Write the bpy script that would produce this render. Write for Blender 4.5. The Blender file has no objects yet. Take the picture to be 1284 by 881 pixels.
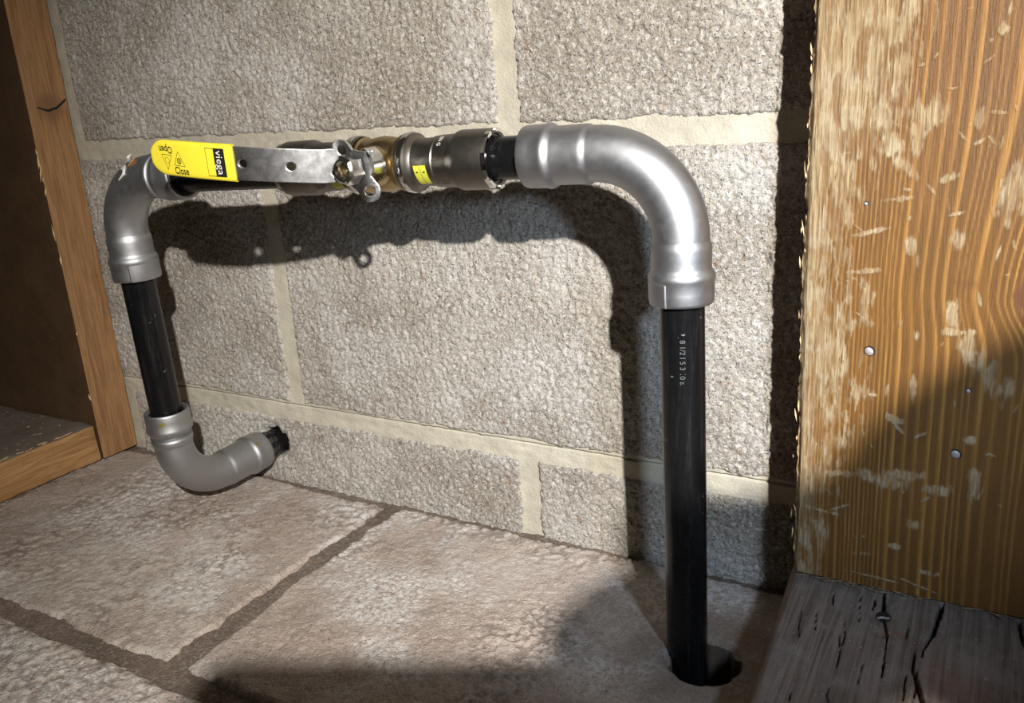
import bpy, bmesh, math, random
import numpy as np
from mathutils import Vector, Matrix

scene = bpy.context.scene
COL = scene.collection
R_ = math.radians

# ------------------------------------------------------------------ camera
CAM_P = Vector((0.46433, -0.45609, 0.29013))
yaw, pit, roll = -0.5313163, -0.2971611, 0.0643690
fwd = Vector((math.sin(yaw) * math.cos(pit), math.cos(yaw) * math.cos(pit), math.sin(pit)))
rgt = Vector((math.cos(yaw), -math.sin(yaw), 0))
dwn = fwd.cross(rgt)
cr = math.cos(roll) * rgt + math.sin(roll) * dwn
cd = -math.sin(roll) * rgt + math.cos(roll) * dwn
cam = bpy.data.cameras.new('camera')
cam_o = bpy.data.objects.new('camera', cam)
COL.objects.link(cam_o)
M = Matrix((cr, -cd, -fwd)).transposed().to_4x4()
M.translation = CAM_P
cam_o.matrix_world = M
cam.sensor_fit = 'HORIZONTAL'
cam.sensor_width = 36.0
cam.lens = 36.0 * 1076.05 / 1284.0
cam.clip_start = 0.004
cam.clip_end = 50
scene.camera = cam_o

# ------------------------------------------------------------------ light
world = bpy.data.worlds.new('world')
scene.world = world
world.use_nodes = True
bgn = world.node_tree.nodes['Background']
bgn.inputs[0].default_value = (1.0, 0.86, 0.66, 1)
bgn.inputs[1].default_value = 0.032

def lamp(name, loc, aim, power, color, size, cone, blend):
    l = bpy.data.lights.new(name, 'SPOT')
    l.energy = power
    l.color = color
    l.shadow_soft_size = size
    l.spot_size = R_(cone)
    l.spot_blend = blend
    o = bpy.data.objects.new(name, l)
    o.location = loc
    o.rotation_euler = (Vector(aim) - Vector(loc)).to_track_quat('-Z', 'Y').to_euler()
    COL.objects.link(o)
    return o

lamp('work_lamp', (0.81, -0.79, 0.615), (0.37, 0.0, 0.17), 94.0, (1.0, 0.965, 0.91), 0.009, 66, 1.0)
lamp('second_lamp', (0.590, -0.360, 0.308), (0.335, 0.0, 0.125), 5.6, (0.62, 0.79, 1.0), 0.016, 58, 1.0)

scene.view_settings.view_transform = 'Standard'
scene.view_settings.look = 'None'
scene.view_settings.exposure = 0.0
scene.view_settings.gamma = 1.0

# ------------------------------------------------------------------ noise
_rng = np.random.RandomState(7)
_T = _rng.rand(256, 256)

def vn(x, y, s=0):
    x = np.asarray(x, float) + s * 17.37
    y = np.asarray(y, float) + s * 41.13
    xi = np.floor(x).astype(int)
    yi = np.floor(y).astype(int)
    fx = x - xi
    fy = y - yi
    fx = fx * fx * (3 - 2 * fx)
    fy = fy * fy * (3 - 2 * fy)
    a = _T[xi & 255, yi & 255]
    b = _T[(xi + 1) & 255, yi & 255]
    c = _T[xi & 255, (yi + 1) & 255]
    d = _T[(xi + 1) & 255, (yi + 1) & 255]
    return (a * (1 - fx) + b * fx) * (1 - fy) + (c * (1 - fx) + d * fx) * fy

def fbm(x, y, s=0, o=4):
    t = 0
    w = 0.5
    n = 0
    for i in range(o):
        t = t + w * vn(x * 2 ** i, y * 2 ** i, s + i * 3)
        n += w
        w *= 0.55
    return t / n

def sstep(a, b, x):
    t = np.clip((x - a) / (b - a), 0, 1)
    return t * t * (3 - 2 * t)

# ------------------------------------------------------------------ objects
def prop(o, label=None, cat=None, group=None, kind=None):
    if label: o['label'] = label
    if cat: o['category'] = cat
    if group: o['group'] = group
    if kind: o['kind'] = kind
    return o

def wloc(o):
    v = Vector((0, 0, 0))
    while o is not None:
        v += o.location
        o = o.parent
    return v

def empty(name, loc, label=None, cat=None):
    o = bpy.data.objects.new(name, None)
    o.location = loc
    o.empty_display_size = 0.02
    COL.objects.link(o)
    return prop(o, label, cat)

def obj(name, verts, faces, m, parent=None, smooth=True, attrs=None):
    """verts in world coordinates"""
    off = wloc(parent) if parent is not None else Vector((0, 0, 0))
    v = np.asarray(verts, float).reshape(-1, 3) - np.array(off)
    me = bpy.data.meshes.new(name)
    if isinstance(faces, np.ndarray):
        n, k = faces.shape
        me.vertices.add(len(v))
        me.vertices.foreach_set('co', v.ravel())
        me.loops.add(n * k)
        me.loops.foreach_set('vertex_index', faces.ravel().astype(np.int32))
        me.polygons.add(n)
        me.polygons.foreach_set('loop_start', np.arange(0, n * k, k, dtype=np.int32))
        me.update(calc_edges=True)
    else:
        me.from_pydata([tuple(p) for p in v], [], faces)
        me.update()
    if attrs:
        for k_, a in attrs.items():
            at = me.attributes.new(k_, 'FLOAT', 'POINT')
            at.data.foreach_set('value', np.asarray(a, float).ravel())
    me.polygons.foreach_set('use_smooth', [smooth] * len(me.polygons))
    if m: me.materials.append(m)
    o = bpy.data.objects.new(name, me)
    COL.objects.link(o)
    if parent is not None: o.parent = parent
    return o

def sharp(o, deg=35):
    me = o.data
    bm = bmesh.new()
    bm.from_mesh(me)
    bmesh.ops.recalc_face_normals(bm, faces=bm.faces)
    for e in bm.edges:
        if len(e.link_faces) == 2 and e.calc_face_angle(0) > R_(deg):
            e.smooth = False
    bm.to_mesh(me)
    bm.free()
    return o

def gridfaces(nu, nv, flip=False):
    i = np.arange(nu - 1)[:, None] * nv + np.arange(nv - 1)[None, :]
    i = i.ravel()
    f = np.stack([i, i + nv, i + nv + 1, i + 1], 1)
    return f[:, ::-1].copy() if flip else f

def ring_pts(c, u, v, r, n):
    return [c + u * (r * math.cos(2 * math.pi * k / n)) + v * (r * math.sin(2 * math.pi * k / n)) for k in range(n)]

def sweep(path, radii, n=48, cap=True, ref=Vector((0, 1, 0))):
    """tube along path (list of Vector) with a radius per point"""
    vs = []
    N = len(path)
    for i in range(N):
        a = path[max(0, i - 1)]
        b = path[min(N - 1, i + 1)]
        t = (b - a)
        if t.length < 1e-9: t = path[min(N - 1, i + 2)] - path[max(0, i - 2)]
        t.normalize()
        u = (ref - t * ref.dot(t))
        if u.length < 0.2:
            rr = Vector((0, 0, 1))
            u = rr - t * rr.dot(t)
        u.normalize()
        v = t.cross(u)
        vs += ring_pts(path[i], u, v, radii[i], n)
    fs = []
    for i in range(N - 1):
        for k in range(n):
            k2 = (k + 1) % n
            fs.append((i * n + k, i * n + k2, (i + 1) * n + k2, (i + 1) * n + k))
    if cap:
        fs.append(tuple(range(n))[::-1])
        fs.append(tuple((N - 1) * n + k for k in range(n)))
    return vs, fs

def join(*parts):
    V = []
    F = []
    for v, f in parts:
        b = len(V)
        V += [Vector(p) for p in v]
        F += [tuple(i + b for i in q) for q in f]
    return V, F

def box(c, s, rot=None, bev=0.0):
    bm = bmesh.new()
    bmesh.ops.create_cube(bm, size=1)
    bmesh.ops.scale(bm, vec=Vector(s), verts=bm.verts)
    if bev:
        bmesh.ops.bevel(bm, geom=bm.edges[:], offset=bev, segments=2, profile=0.6, affect='EDGES')
    if rot is not None:
        bmesh.ops.rotate(bm, matrix=rot, verts=bm.verts)
    bmesh.ops.translate(bm, vec=Vector(c), verts=bm.verts)
    V = [v.co.copy() for v in bm.verts]
    F = [tuple(v.index for v in f.verts) for f in bm.faces]
    bm.free()
    return V, F

# ------------------------------------------------------------------ materials
class NB:
    def __init__(s, name):
        s.m = bpy.data.materials.new(name)
        s.m.use_nodes = True
        s.t = s.m.node_tree
        s.n = s.t.nodes
        s.p = s.n['Principled BSDF']
        s.tc = s.n.new('ShaderNodeTexCoord').outputs['Object']
    def link(s, a, b): s.t.links.new(a, b)
    def set(s, k, v):
        i = s.p.inputs[k]
        if hasattr(v, 'is_linked'): s.link(v, i)
        else: i.default_value = (*v, 1) if isinstance(v, tuple) and len(v) == 3 else v
        return s
    def map(s, scale=(1, 1, 1), loc=(0, 0, 0)):
        m = s.n.new('ShaderNodeMapping')
        s.link(s.tc, m.inputs[0])
        m.inputs['Scale'].default_value = scale
        m.inputs['Location'].default_value = loc
        return m.outputs[0]
    def noise(s, scale, det=4, rough=0.6, vec=None, dist=0.0):
        n = s.n.new('ShaderNodeTexNoise')
        s.link(vec or s.tc, n.inputs['Vector'])
        n.inputs['Scale'].default_value = scale
        n.inputs['Detail'].default_value = det
        n.inputs['Roughness'].default_value = rough
        n.inputs['Distortion'].default_value = dist
        return n.outputs[0]
    def voro(s, scale, vec=None, feat='F1', rnd=1.0):
        n = s.n.new('ShaderNodeTexVoronoi')
        n.feature = feat
        s.link(vec or s.tc, n.inputs['Vector'])
        n.inputs['Scale'].default_value = scale
        n.inputs['Randomness'].default_value = rnd
        return n.outputs['Distance']
    def mr(s, x, a, b, c=0.0, d=1.0):
        n = s.n.new('ShaderNodeMapRange')
        n.interpolation_type = 'SMOOTHSTEP'
        s.link(x, n.inputs[0])
        for i, v in enumerate((a, b, c, d)): n.inputs[i + 1].default_value = v
        return n.outputs[0]
    def math(s, op, a, b=None):
        n = s.n.new('ShaderNodeMath')
        n.operation = op
        for i, v in enumerate((a, b)):
            if v is None: continue
            if hasattr(v, 'is_linked'): s.link(v, n.inputs[i])
            else: n.inputs[i].default_value = v
        return n.outputs[0]
    def mix(s, f, a, b):
        n = s.n.new('ShaderNodeMix')
        n.data_type = 'RGBA'
        for i, v in ((0, f), (6, a), (7, b)):
            if hasattr(v, 'is_linked'): s.link(v, n.inputs[i])
            else: n.inputs[i].default_value = (*v, 1) if isinstance(v, tuple) else v
        return n.outputs[2]
    def attr(s, name):
        n = s.n.new('ShaderNodeAttribute')
        n.attribute_name = name
        return n.outputs['Fac']
    def bump(s, h, dist=0.001, strength=1.0):
        n = s.n.new('ShaderNodeBump')
        n.inputs['Strength'].default_value = strength
        n.inputs['Distance'].default_value = dist
        s.link(h, n.inputs['Height'])
        s.link(n.outputs[0], s.p.inputs['Normal'])
        return s
    def spots(s, base, pts, off, col, rad=0.0016):
        """round paint marks at given world points"""
        for p in pts:
            d = s.n.new('ShaderNodeVectorMath')
            d.operation = 'DISTANCE'
            s.link(s.tc, d.inputs[0])
            d.inputs[1].default_value = tuple(Vector(p) - off)
            k = s.mr(s.math('ADD', d.outputs['Value'], s.mr(s.noise(700, 2), 0.3, 0.7, -0.0006, 0.0006)), rad * 0.7, rad * 1.5, 0.8, 0.0)
            base = s.mix(k, base, col)
        return base

def concrete(name, c1, c2, rust=0.5, white=0.5, fine=1.0, attr=False, sp=1.0):
    b = NB(name)
    big = b.mr(b.noise(9, 4), 0.35, 0.65)
    c = b.mix(big, c1, c2)
    c = b.mix(b.mr(b.noise(21, 4, 0.65, b.map(loc=(9, 2, 6))), 0.50, 0.70, 0, 0.5), c, tuple(x * y for x, y in zip(c1, (0.55, 0.47, 0.40))))
    med = b.noise(70, 5, 0.7)
    c = b.mix(b.mr(med, 0.35, 0.75, 0, 0.45), c, tuple(x * 0.55 for x in c1))
    c = b.mix(b.mr(b.noise(420, 3, 0.75), 0.5, 0.62, 0, 0.7 * sp), c, (0.66, 0.64, 0.61))
    c = b.mix(b.mr(b.noise(640, 3, 0.75, b.map(loc=(3, 1, 7))), 0.55, 0.63, 0, 0.9 * sp), c, tuple(x * 0.22 for x in c1))  # dark specks: shade of small pits put into the colour
    c = b.mix(b.mr(b.noise(95, 4, 0.65, b.map(loc=(5, 3, 1))), 0.605, 0.68, 0, rust), c, (0.20, 0.105, 0.055))
    wn = b.math('MULTIPLY', b.mr(b.noise(14, 3, 0.5, b.map(loc=(2, 8, 4))), 0.47, 0.62), b.mr(b.noise(300, 3, 0.7), 0.38, 0.6))
    c = b.mix(b.math('MULTIPLY', wn, white), c, (0.74, 0.72, 0.70))
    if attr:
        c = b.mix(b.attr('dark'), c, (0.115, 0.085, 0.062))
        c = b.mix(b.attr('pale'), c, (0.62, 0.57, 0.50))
    b.set('Base Color', c).set('Roughness', 0.93)
    b.p.inputs['Specular IOR Level'].default_value = 0.2
    h = b.math('ADD', b.math('MULTIPLY', b.noise(620, 4, 0.7), 0.8), b.math('MULTIPLY', b.noise(1500, 3, 0.6), 0.35))
    h = b.math('ADD', h, b.math('MULTIPLY', b.mr(b.voro(380), 0.0, 0.35), 0.35))
    b.bump(h, 0.0019 * fine, 1.0)
    return b.m

M_BLOCK = concrete('block_concrete', (0.53, 0.485, 0.42), (0.35, 0.305, 0.25), 0.55, 0.45)
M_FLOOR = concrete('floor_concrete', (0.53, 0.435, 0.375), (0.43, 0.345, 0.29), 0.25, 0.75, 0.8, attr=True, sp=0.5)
M_BED = concrete('joint_grit', (0.25, 0.19, 0.15), (0.17, 0.13, 0.10), 0.1, 0.0, 1.2, sp=0.3)

def mortar_mat():
    b = NB('mortar')
    c = b.mix(b.mr(b.noise(40, 4), 0.3, 0.7), (0.52, 0.48, 0.385), (0.42, 0.385, 0.31))
    c = b.mix(b.mr(b.noise(500, 3, 0.7), 0.55, 0.75, 0, 0.4), c, (0.25, 0.22, 0.17))
    b.set('Base Color', c).set('Roughness', 0.9)
    b.p.inputs['Specular IOR Level'].default_value = 0.2
    b.bump(b.math('ADD', b.noise(700, 3, 0.6), b.math('MULTIPLY', b.noise(130, 3), 0.8)), 0.0006)
    return b.m
M_MORTAR = mortar_mat()

def metal(name, col, rough, met=1.0, bump=0.00005, spots=(), off=Vector((0, 0, 0)), scale=1800, blotch=0.25):
    b = NB(name)
    n = b.noise(90, 4, 0.6)
    c = b.mix(b.mr(n, 0.35, 0.7, 0, blotch), col, tuple(x * 0.6 for x in col))
    if spots: c = b.spots(c, spots, off, (0.42, 0.36, 0.03))
    b.set('Base Color', c).set('Metallic', met)
    b.set('Roughness', b.mr(b.noise(240, 4), 0.2, 0.8, rough - 0.03, rough + 0.04))
    b.bump(b.noise(scale, 3, 0.6), bump, 0.6)
    return b.m

STEEL = (0.43, 0.43, 0.44)
ROOT = Vector((0.341, -0.0765, 0.0))
M_ELBOW_A = metal('grey_fitting_metal', STEEL, 0.50, blotch=0.10)
M_ELBOW_B = metal('grey_fitting_metal_marked', STEEL, 0.52, blotch=0.12, spots=[(-0.0240, -0.1110, 0.1905), (-0.0230, -0.1040, 0.0850), (-0.0215, -0.0265, 0.0400)], off=ROOT)
M_DARKSTEEL = metal('dark_coupling_metal', (0.24, 0.222, 0.195), 0.42)
M_CHROME = metal('bright_steel', (0.78, 0.78, 0.77), 0.13, blotch=0.1)
M_HANDLE = metal('brushed_zinc', (0.74, 0.74, 0.75), 0.27, blotch=0.0, bump=0.00002)
M_BRASS = metal('brass', (0.46, 0.35, 0.19), 0.34, blotch=0.3)
M_HEAD = metal('nail_metal', (0.36, 0.31, 0.30), 0.6, met=0.5)

def blackpipe():
    b = NB('black_pipe_coating')
    st = b.noise(60, 5, 0.7, b.map((6, 6, 0.4)))
    c = b.mix(b.mr(st, 0.5, 0.75, 0, 0.5), (0.006, 0.006, 0.0065), (0.035, 0.034, 0.034))
    c = b.mix(b.mr(b.noise(260, 3, 0.6), 0.70, 0.76, 0, 0.7), c, (0.25, 0.26, 0.26))
    b.set('Base Color', c)
    b.set('Roughness', b.mr(b.noise(180, 4, 0.7), 0.3, 0.7, 0.16, 0.30))
    b.p.inputs['Specular IOR Level'].default_value = 0.3
    b.bump(b.math('ADD', b.noise(500, 3), b.math('MULTIPLY', st, 2.0)), 0.00012, 0.6)
    return b.m
M_PIPE = blackpipe()

def plain(name, col, rough=0.5, spec=0.4, bump=0.0, sc=900):
    b = NB(name)
    c = b.mix(b.mr(b.noise(150, 3), 0.3, 0.8, 0, 0.15), col, tuple(x * 0.7 for x in col))
    b.set('Base Color', c).set('Roughness', rough)
    b.p.inputs['Specular IOR Level'].default_value = spec
    if bump: b.bump(b.noise(sc, 3), bump)
    return b.m
M_YELLOW = plain('yellow_vinyl', (0.84, 0.70, 0.045), 0.42, 0.4, 0.00005)
M_LABELY = plain('yellow_label', (0.62, 0.62, 0.06), 0.5)
M_INK = plain('black_ink', (0.012, 0.011, 0.010), 0.5)
M_DIM = plain('etched_print', (0.07, 0.055, 0.045), 0.6)
M_WHITEP = plain('white_print', (0.75, 0.74, 0.70), 0.6)
M_GREYP = plain('faint_print', (0.11, 0.12, 0.12), 0.5)
M_RUBBER = plain('black_rubber', (0.010, 0.010, 0.010), 0.35, 0.6)
M_ORANGE = plain('orange_tape', (0.75, 0.33, 0.03), 0.5)
M_SPLINTER = plain('splinter_wood', (0.60, 0.42, 0.22), 0.8)
M_SKIN = plain('skin', (0.55, 0.32, 0.23), 0.5)
M_SLEEVE = plain('dark_sleeve_cloth', (0.05, 0.055, 0.07), 0.9, 0.2, 0.0004)
M_PHONE = plain('phone_shell', (0.02, 0.02, 0.022), 0.3)
M_GLASS = plain('phone_glass', (0.01, 0.01, 0.01), 0.08)

def rawwood(name, axis, light, dark, seed=0.0, knot=None, knot_axis=0):
    b = NB(name)
    sc = [70, 70, 70]
    sc[axis] = 4
    v = b.map(tuple(sc), (seed, seed, seed))
    g = b.noise(4, 5, 0.6, v, 1.2)
    c = b.mix(b.mr(g, 0.35, 0.68), light, dark)
    c = b.mix(b.mr(b.noise(16, 4, 0.7, b.map((3, 3, 3), (seed, 1, 2))), 0.55, 0.8, 0, 0.5), c, tuple(x * 0.6 for x in dark))
    sc2 = [900, 900, 900]
    sc2[axis] = 40
    f = b.noise(1, 3, 0.6, b.map(tuple(sc2)))
    c = b.mix(b.mr(f, 0.5, 0.8, 0, 0.3), c, tuple(x * 0.5 for x in dark))
    if knot is not None:
        d = b.n.new('ShaderNodeVectorMath'); d.operation = 'DISTANCE'
        b.link(b.tc, d.inputs[0]); d.inputs[1].default_value = knot
        dn = b.math('ADD', d.outputs['Value'], b.math('MULTIPLY', b.noise(90, 3), 0.006))
        c = b.mix(b.mr(dn, 0.009, 0.018, 0.75, 0.0), c, (0.19, 0.10, 0.05))
    b.set('Base Color', c).set('Roughness', 0.75)
    b.p.inputs['Specular IOR Level'].default_value = 0.25
    b.bump(b.math('ADD', b.math('MULTIPLY', g, 0.8), f), 0.0004)
    return b.m

# ------------------------------------------------------------------ wall of concrete blocks
ZB, H = 0.0598, 0.2032
def axisvals(a, b, step):
    n = max(2, int(round((b - a) / step)) + 1)
    return np.linspace(a, b, n)

HOLE = (-0.031, 0.0295)
def wall_relief(X, Z, s):
    a = fbm(X * 430, Z * 400, s + 1, 3) - 0.5
    pit = np.clip(vn(X * 640, Z * 600, s + 5) - 0.62, 0, 1)
    low = fbm(X * 22, Z * 22, s + 9, 2) - 0.5
    return np.maximum(a * 0.0026 - pit * 0.0055 + low * 0.0018, -0.0016)

wall = obj('wall_back', *(lambda xs, zs: (
    (lambda X, Z: np.stack([X, 0.0019 - 0.0008 * (fbm(X * 60, Z * 60, 3, 3) - 0.5) - 0.0009 * (vn(X * 300, Z * 300, 4) - 0.5) + 0.0035 * (np.abs(Z - ZB - 0.0048 - 0.0006 * (vn(X * 60, X * 0, 8) - 0.5)) < 0.0006)
        + np.where(np.hypot(X - HOLE[0], Z - HOLE[1]) < 0.0145, 0.03, 0), Z], 2).reshape(-1, 3))(*np.meshgrid(xs, zs, indexing='ij')),
    gridfaces(len(xs), len(zs), False)))(axisvals(-0.33, 0.66, 0.003), np.concatenate([axisvals(-0.07, ZB - 0.010, 0.003)[:-1], axisvals(ZB - 0.010, ZB + 0.010, 0.0006)[:-1], axisvals(ZB + 0.010, ZB + H - 0.010, 0.003)[:-1], axisvals(ZB + H - 0.01, ZB + H + 0.01, 0.001)[:-1], axisvals(ZB + H + 0.01, 0.70, 0.003)])), M_MORTAR)
prop(wall, 'grey concrete block wall with cream mortar joints behind the pipes', kind='structure')

J = 0.0052
def block(x0, x1, z0, z1, s, step):
    xs = axisvals(x0, x1, step)
    zs = axisvals(z0, z1, step)
    X, Z = np.meshgrid(xs, zs, indexing='ij')
    e = np.minimum(np.minimum(X - x0, x1 - X), np.minimum(Z - z0, z1 - Z))
    wob = (fbm(X * 90, Z * 90, s + 20, 3) - 0.5) * 0.0035
    y = -wall_relief(X, Z, s) + 0.0042 * (1 - sstep(0, 0.0028, e + wob - 0.0006))
    r = np.hypot(X - HOLE[0], Z - HOLE[1]) + (vn(X * 200, Z * 200, 2) - 0.5) * 0.003
    y = y + 0.034 * (1 - sstep(0.0110, 0.0124, r)) + 0.002 * (1 - sstep(0.0120, 0.018, r))
    V = np.stack([X, y, Z], 2).reshape(-1, 3)
    F = gridfaces(len(xs), len(zs), False)
    # skirt into the wall
    nz = len(zs)
    nx = len(xs)
    edge = [i * nz for i in range(nx)] + [(nx - 1) * nz + j for j in range(1, nz)] + [i * nz + nz - 1 for i in range(nx - 2, -1, -1)] + [j for j in range(nz - 2, 0, -1)]
    E = V[edge].copy()
    E[:, 1] = 0.03
    b = len(V)
    V = np.vstack([V, E])
    m = len(edge)
    sk = np.array([(edge[k], b + k, b + (k + 1) % m, edge[(k + 1) % m]) for k in range(m)])
    return obj('concrete_block', V, np.vstack([F, sk]), M_BLOCK, wall)

for ci, (z0, z1, off) in enumerate(((-0.05, ZB, H), (ZB, ZB + H, 0.0), (ZB + H, ZB + 2 * H, H), (ZB + 2 * H, ZB + 3 * H, 0.0))):
    for k in range(-1, 2):
        a = off + k * 0.4064
        b_ = a + 0.4064
        a2, b2 = max(a, -0.31), min(b_, 0.65)
        if b2 - a2 < 0.03: continue
        block(a2 + (J if a2 == a else 0), b2 - (J if b2 == b_ else 0), z0 + (J if ci else 0), z1 - J * 1.15, ci * 7 + k * 3 + 11, 0.00105 if ci < 3 else 0.006)

# ------------------------------------------------------------------ floor of concrete slabs
HX, HY, HR = 0.3492, -0.0835, 0.0178
def rect(x0, x1, y0, y1, z):
    return [Vector((x0, y0, z)), Vector((x1, y0, z)), Vector((x1, y1, z)), Vector((x0, y1, z))], [(0, 1, 2, 3)]
bx0, bx1, by0, by1 = HX - 0.022, HX + 0.022, HY - 0.022, HY + 0.022
def bedgrid(x0, x1, y0, y1):
    xs, ys = axisvals(x0, x1, 0.002), axisvals(y0, y1, 0.002)
    X, Y = np.meshgrid(xs, ys, indexing='ij')
    Z = -0.0034 + 0.0022 * (fbm(X * 250, Y * 250, 31, 3) - 0.5) + 0.002 * (fbm(X * 40, Y * 40, 33, 2) - 0.5)
    return [Vector(p) for p in np.stack([X, Y, Z], 2).reshape(-1, 3)], [tuple(f) for f in gridfaces(len(xs), len(ys)).tolist()]
floor = obj('floor', *join(
    rect(-0.8, -0.33, -1.1, 0.03, -0.004), rect(0.60, 1.3, -1.1, 0.03, -0.004), rect(-0.33, 0.60, -1.1, -0.36, -0.004),
    bedgrid(-0.33, bx0, -0.36, 0.02), bedgrid(bx1, 0.60, -0.36, 0.02), bedgrid(bx0, bx1, -0.36, by0), bedgrid(bx0, bx1, by1, 0.02)), M_BED)
prop(floor, 'worn pinkish grey concrete slab floor below the pipes', kind='structure')

def slab(x0, x1, y0, y1, s, step=0.0013, hole=False):
    xs = axisvals(x0, x1, step)
    ys = axisvals(y0, y1, step)
    if hole:
        xs = np.concatenate([axisvals(x0, HX - 0.022, step)[:-1], axisvals(HX - 0.022, HX + 0.022, 0.0005), axisvals(HX + 0.022, x1, step)[1:]])
        ys = np.concatenate([axisvals(y0, HY - 0.022, step)[:-1], axisvals(HY - 0.022, HY + 0.022, 0.0005), axisvals(HY + 0.022, y1, step)[1:]])
    X, Y = np.meshgrid(xs, ys, indexing='ij')
    if hole:
        dx, dy = X - HX, Y - HY
        r = np.hypot(dx, dy)
        th = np.arctan2(dy, dx)
        rr = HR + 0.0009 * np.sin(3 * th + 1) + 0.0007 * np.sin(7 * th) + 0.0004 * np.sin(13 * th + 2)
        near = np.abs(r - rr) < 0.0004
        q = np.where(near, rr / np.maximum(r, 1e-6), 1.0)
        X = HX + dx * q
        Y = HY + dy * q
        r = np.hypot(X - HX, Y - HY)
    e = np.minimum(np.minimum(X - x0, x1 - X), np.minimum(Y - y0, y1 - Y))
    wob = (fbm(X * 50, Y * 50, s + 2, 4) - 0.5) * 0.008
    patch = sstep(0.42, 0.60, fbm(X * 16, Y * 16, s + 8, 3))
    flake = fbm(X * 300 + 2 * vn(X * 60, Y * 60, 3), Y * 300, s + 4, 4)
    ter = sstep(0.44, 0.52, flake) * 0.9 + sstep(0.56, 0.62, flake) * 0.5
    z = ter * 0.0008 * (0.25 + patch) + 0.0010 * (fbm(X * 330, Y * 330, s + 5, 2) - 0.5) + 0.0035 * (fbm(X * 14, Y * 14, s + 6, 2) - 0.5) - 0.0009
    z = z - 0.0045 * (1 - sstep(0.0, 0.0055, e + wob))
    dark = 0.55 * (1 - sstep(0.0, 0.004, e + wob)) + 0.38 * (1 - sstep(0.40, 0.47, flake)) * (0.2 + patch)
    pale = 0.6 * sstep(0.50, 0.66, fbm(X * 11, Y * 11, 61, 3)) * sstep(0.45, 0.6, flake)
    pale = np.maximum(pale, 0.5 * np.exp(-((X - 0.20) / 0.07) ** 2 - ((Y + 0.05) / 0.03) ** 2) * sstep(0.35, 0.6, fbm(X * 60, Y * 60, 62, 3)))
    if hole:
        # a smoother, darker brown patch around the pipe hole
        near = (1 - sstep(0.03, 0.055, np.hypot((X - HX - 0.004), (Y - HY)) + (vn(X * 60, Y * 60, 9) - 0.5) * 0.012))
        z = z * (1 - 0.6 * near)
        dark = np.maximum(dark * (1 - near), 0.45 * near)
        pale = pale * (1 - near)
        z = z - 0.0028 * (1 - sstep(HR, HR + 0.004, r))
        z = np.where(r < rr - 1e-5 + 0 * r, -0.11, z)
        dark = np.where(r < rr + 8e-4, 1.0, dark)  # shade of the hole coloured in: inside and rim fully dark
    V = np.stack([X, Y, z], 2).reshape(-1, 3)
    F = gridfaces(len(xs), len(ys))
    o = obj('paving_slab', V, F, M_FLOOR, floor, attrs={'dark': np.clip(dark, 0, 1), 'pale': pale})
    return o
slab(-0.312, 0.0835, -0.2085, -0.0060, 70)
slab(0.0930, 0.4860, -0.2085, -0.0025, 75, 0.0012, hole=True)
slab(0.4950, 0.60, -0.2085, -0.0060, 75, 0.004)
slab(-0.1130, 0.2840, -0.36, -0.2180, 82, 0.0014)
slab(-0.33, -0.1225, -0.36, -0.2180, 86, 0.003)
slab(0.2930, 0.60, -0.36, -0.2180, 90, 0.003)

# ------------------------------------------------------------------ left wooden frame
M_STUD = rawwood('pine_upright', 2, (0.36, 0.20, 0.09), (0.24, 0.125, 0.054), 3.0, knot=(0.0, 0.0025, 0.2985))
M_SILL = rawwood('pine_sill', 1, (0.44, 0.25, 0.105), (0.28, 0.145, 0.055), 9.0)
def dirty(name, base, dust, lo, hi):
    b = NB(name)
    c = b.mix(b.mr(b.noise(30, 5, 0.7), 0.3, 0.75), base, tuple(x * 0.65 for x in base))
    c = b.mix(b.mr(b.noise(75, 5, 0.7, b.map((1, 1, 1), (2, 2, 2))), lo, hi, 0, 0.85), c, dust)
    b.set('Base Color', c).set('Roughness', 0.62)
    b.bump(b.noise(300, 4, 0.7), 0.0006)
    return b.m
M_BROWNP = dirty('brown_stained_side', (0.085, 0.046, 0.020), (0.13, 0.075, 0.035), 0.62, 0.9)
M_GREYTOP = dirty('dusty_grey_top', (0.20, 0.165, 0.135), (0.50, 0.44, 0.36), 0.60, 0.72)

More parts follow.
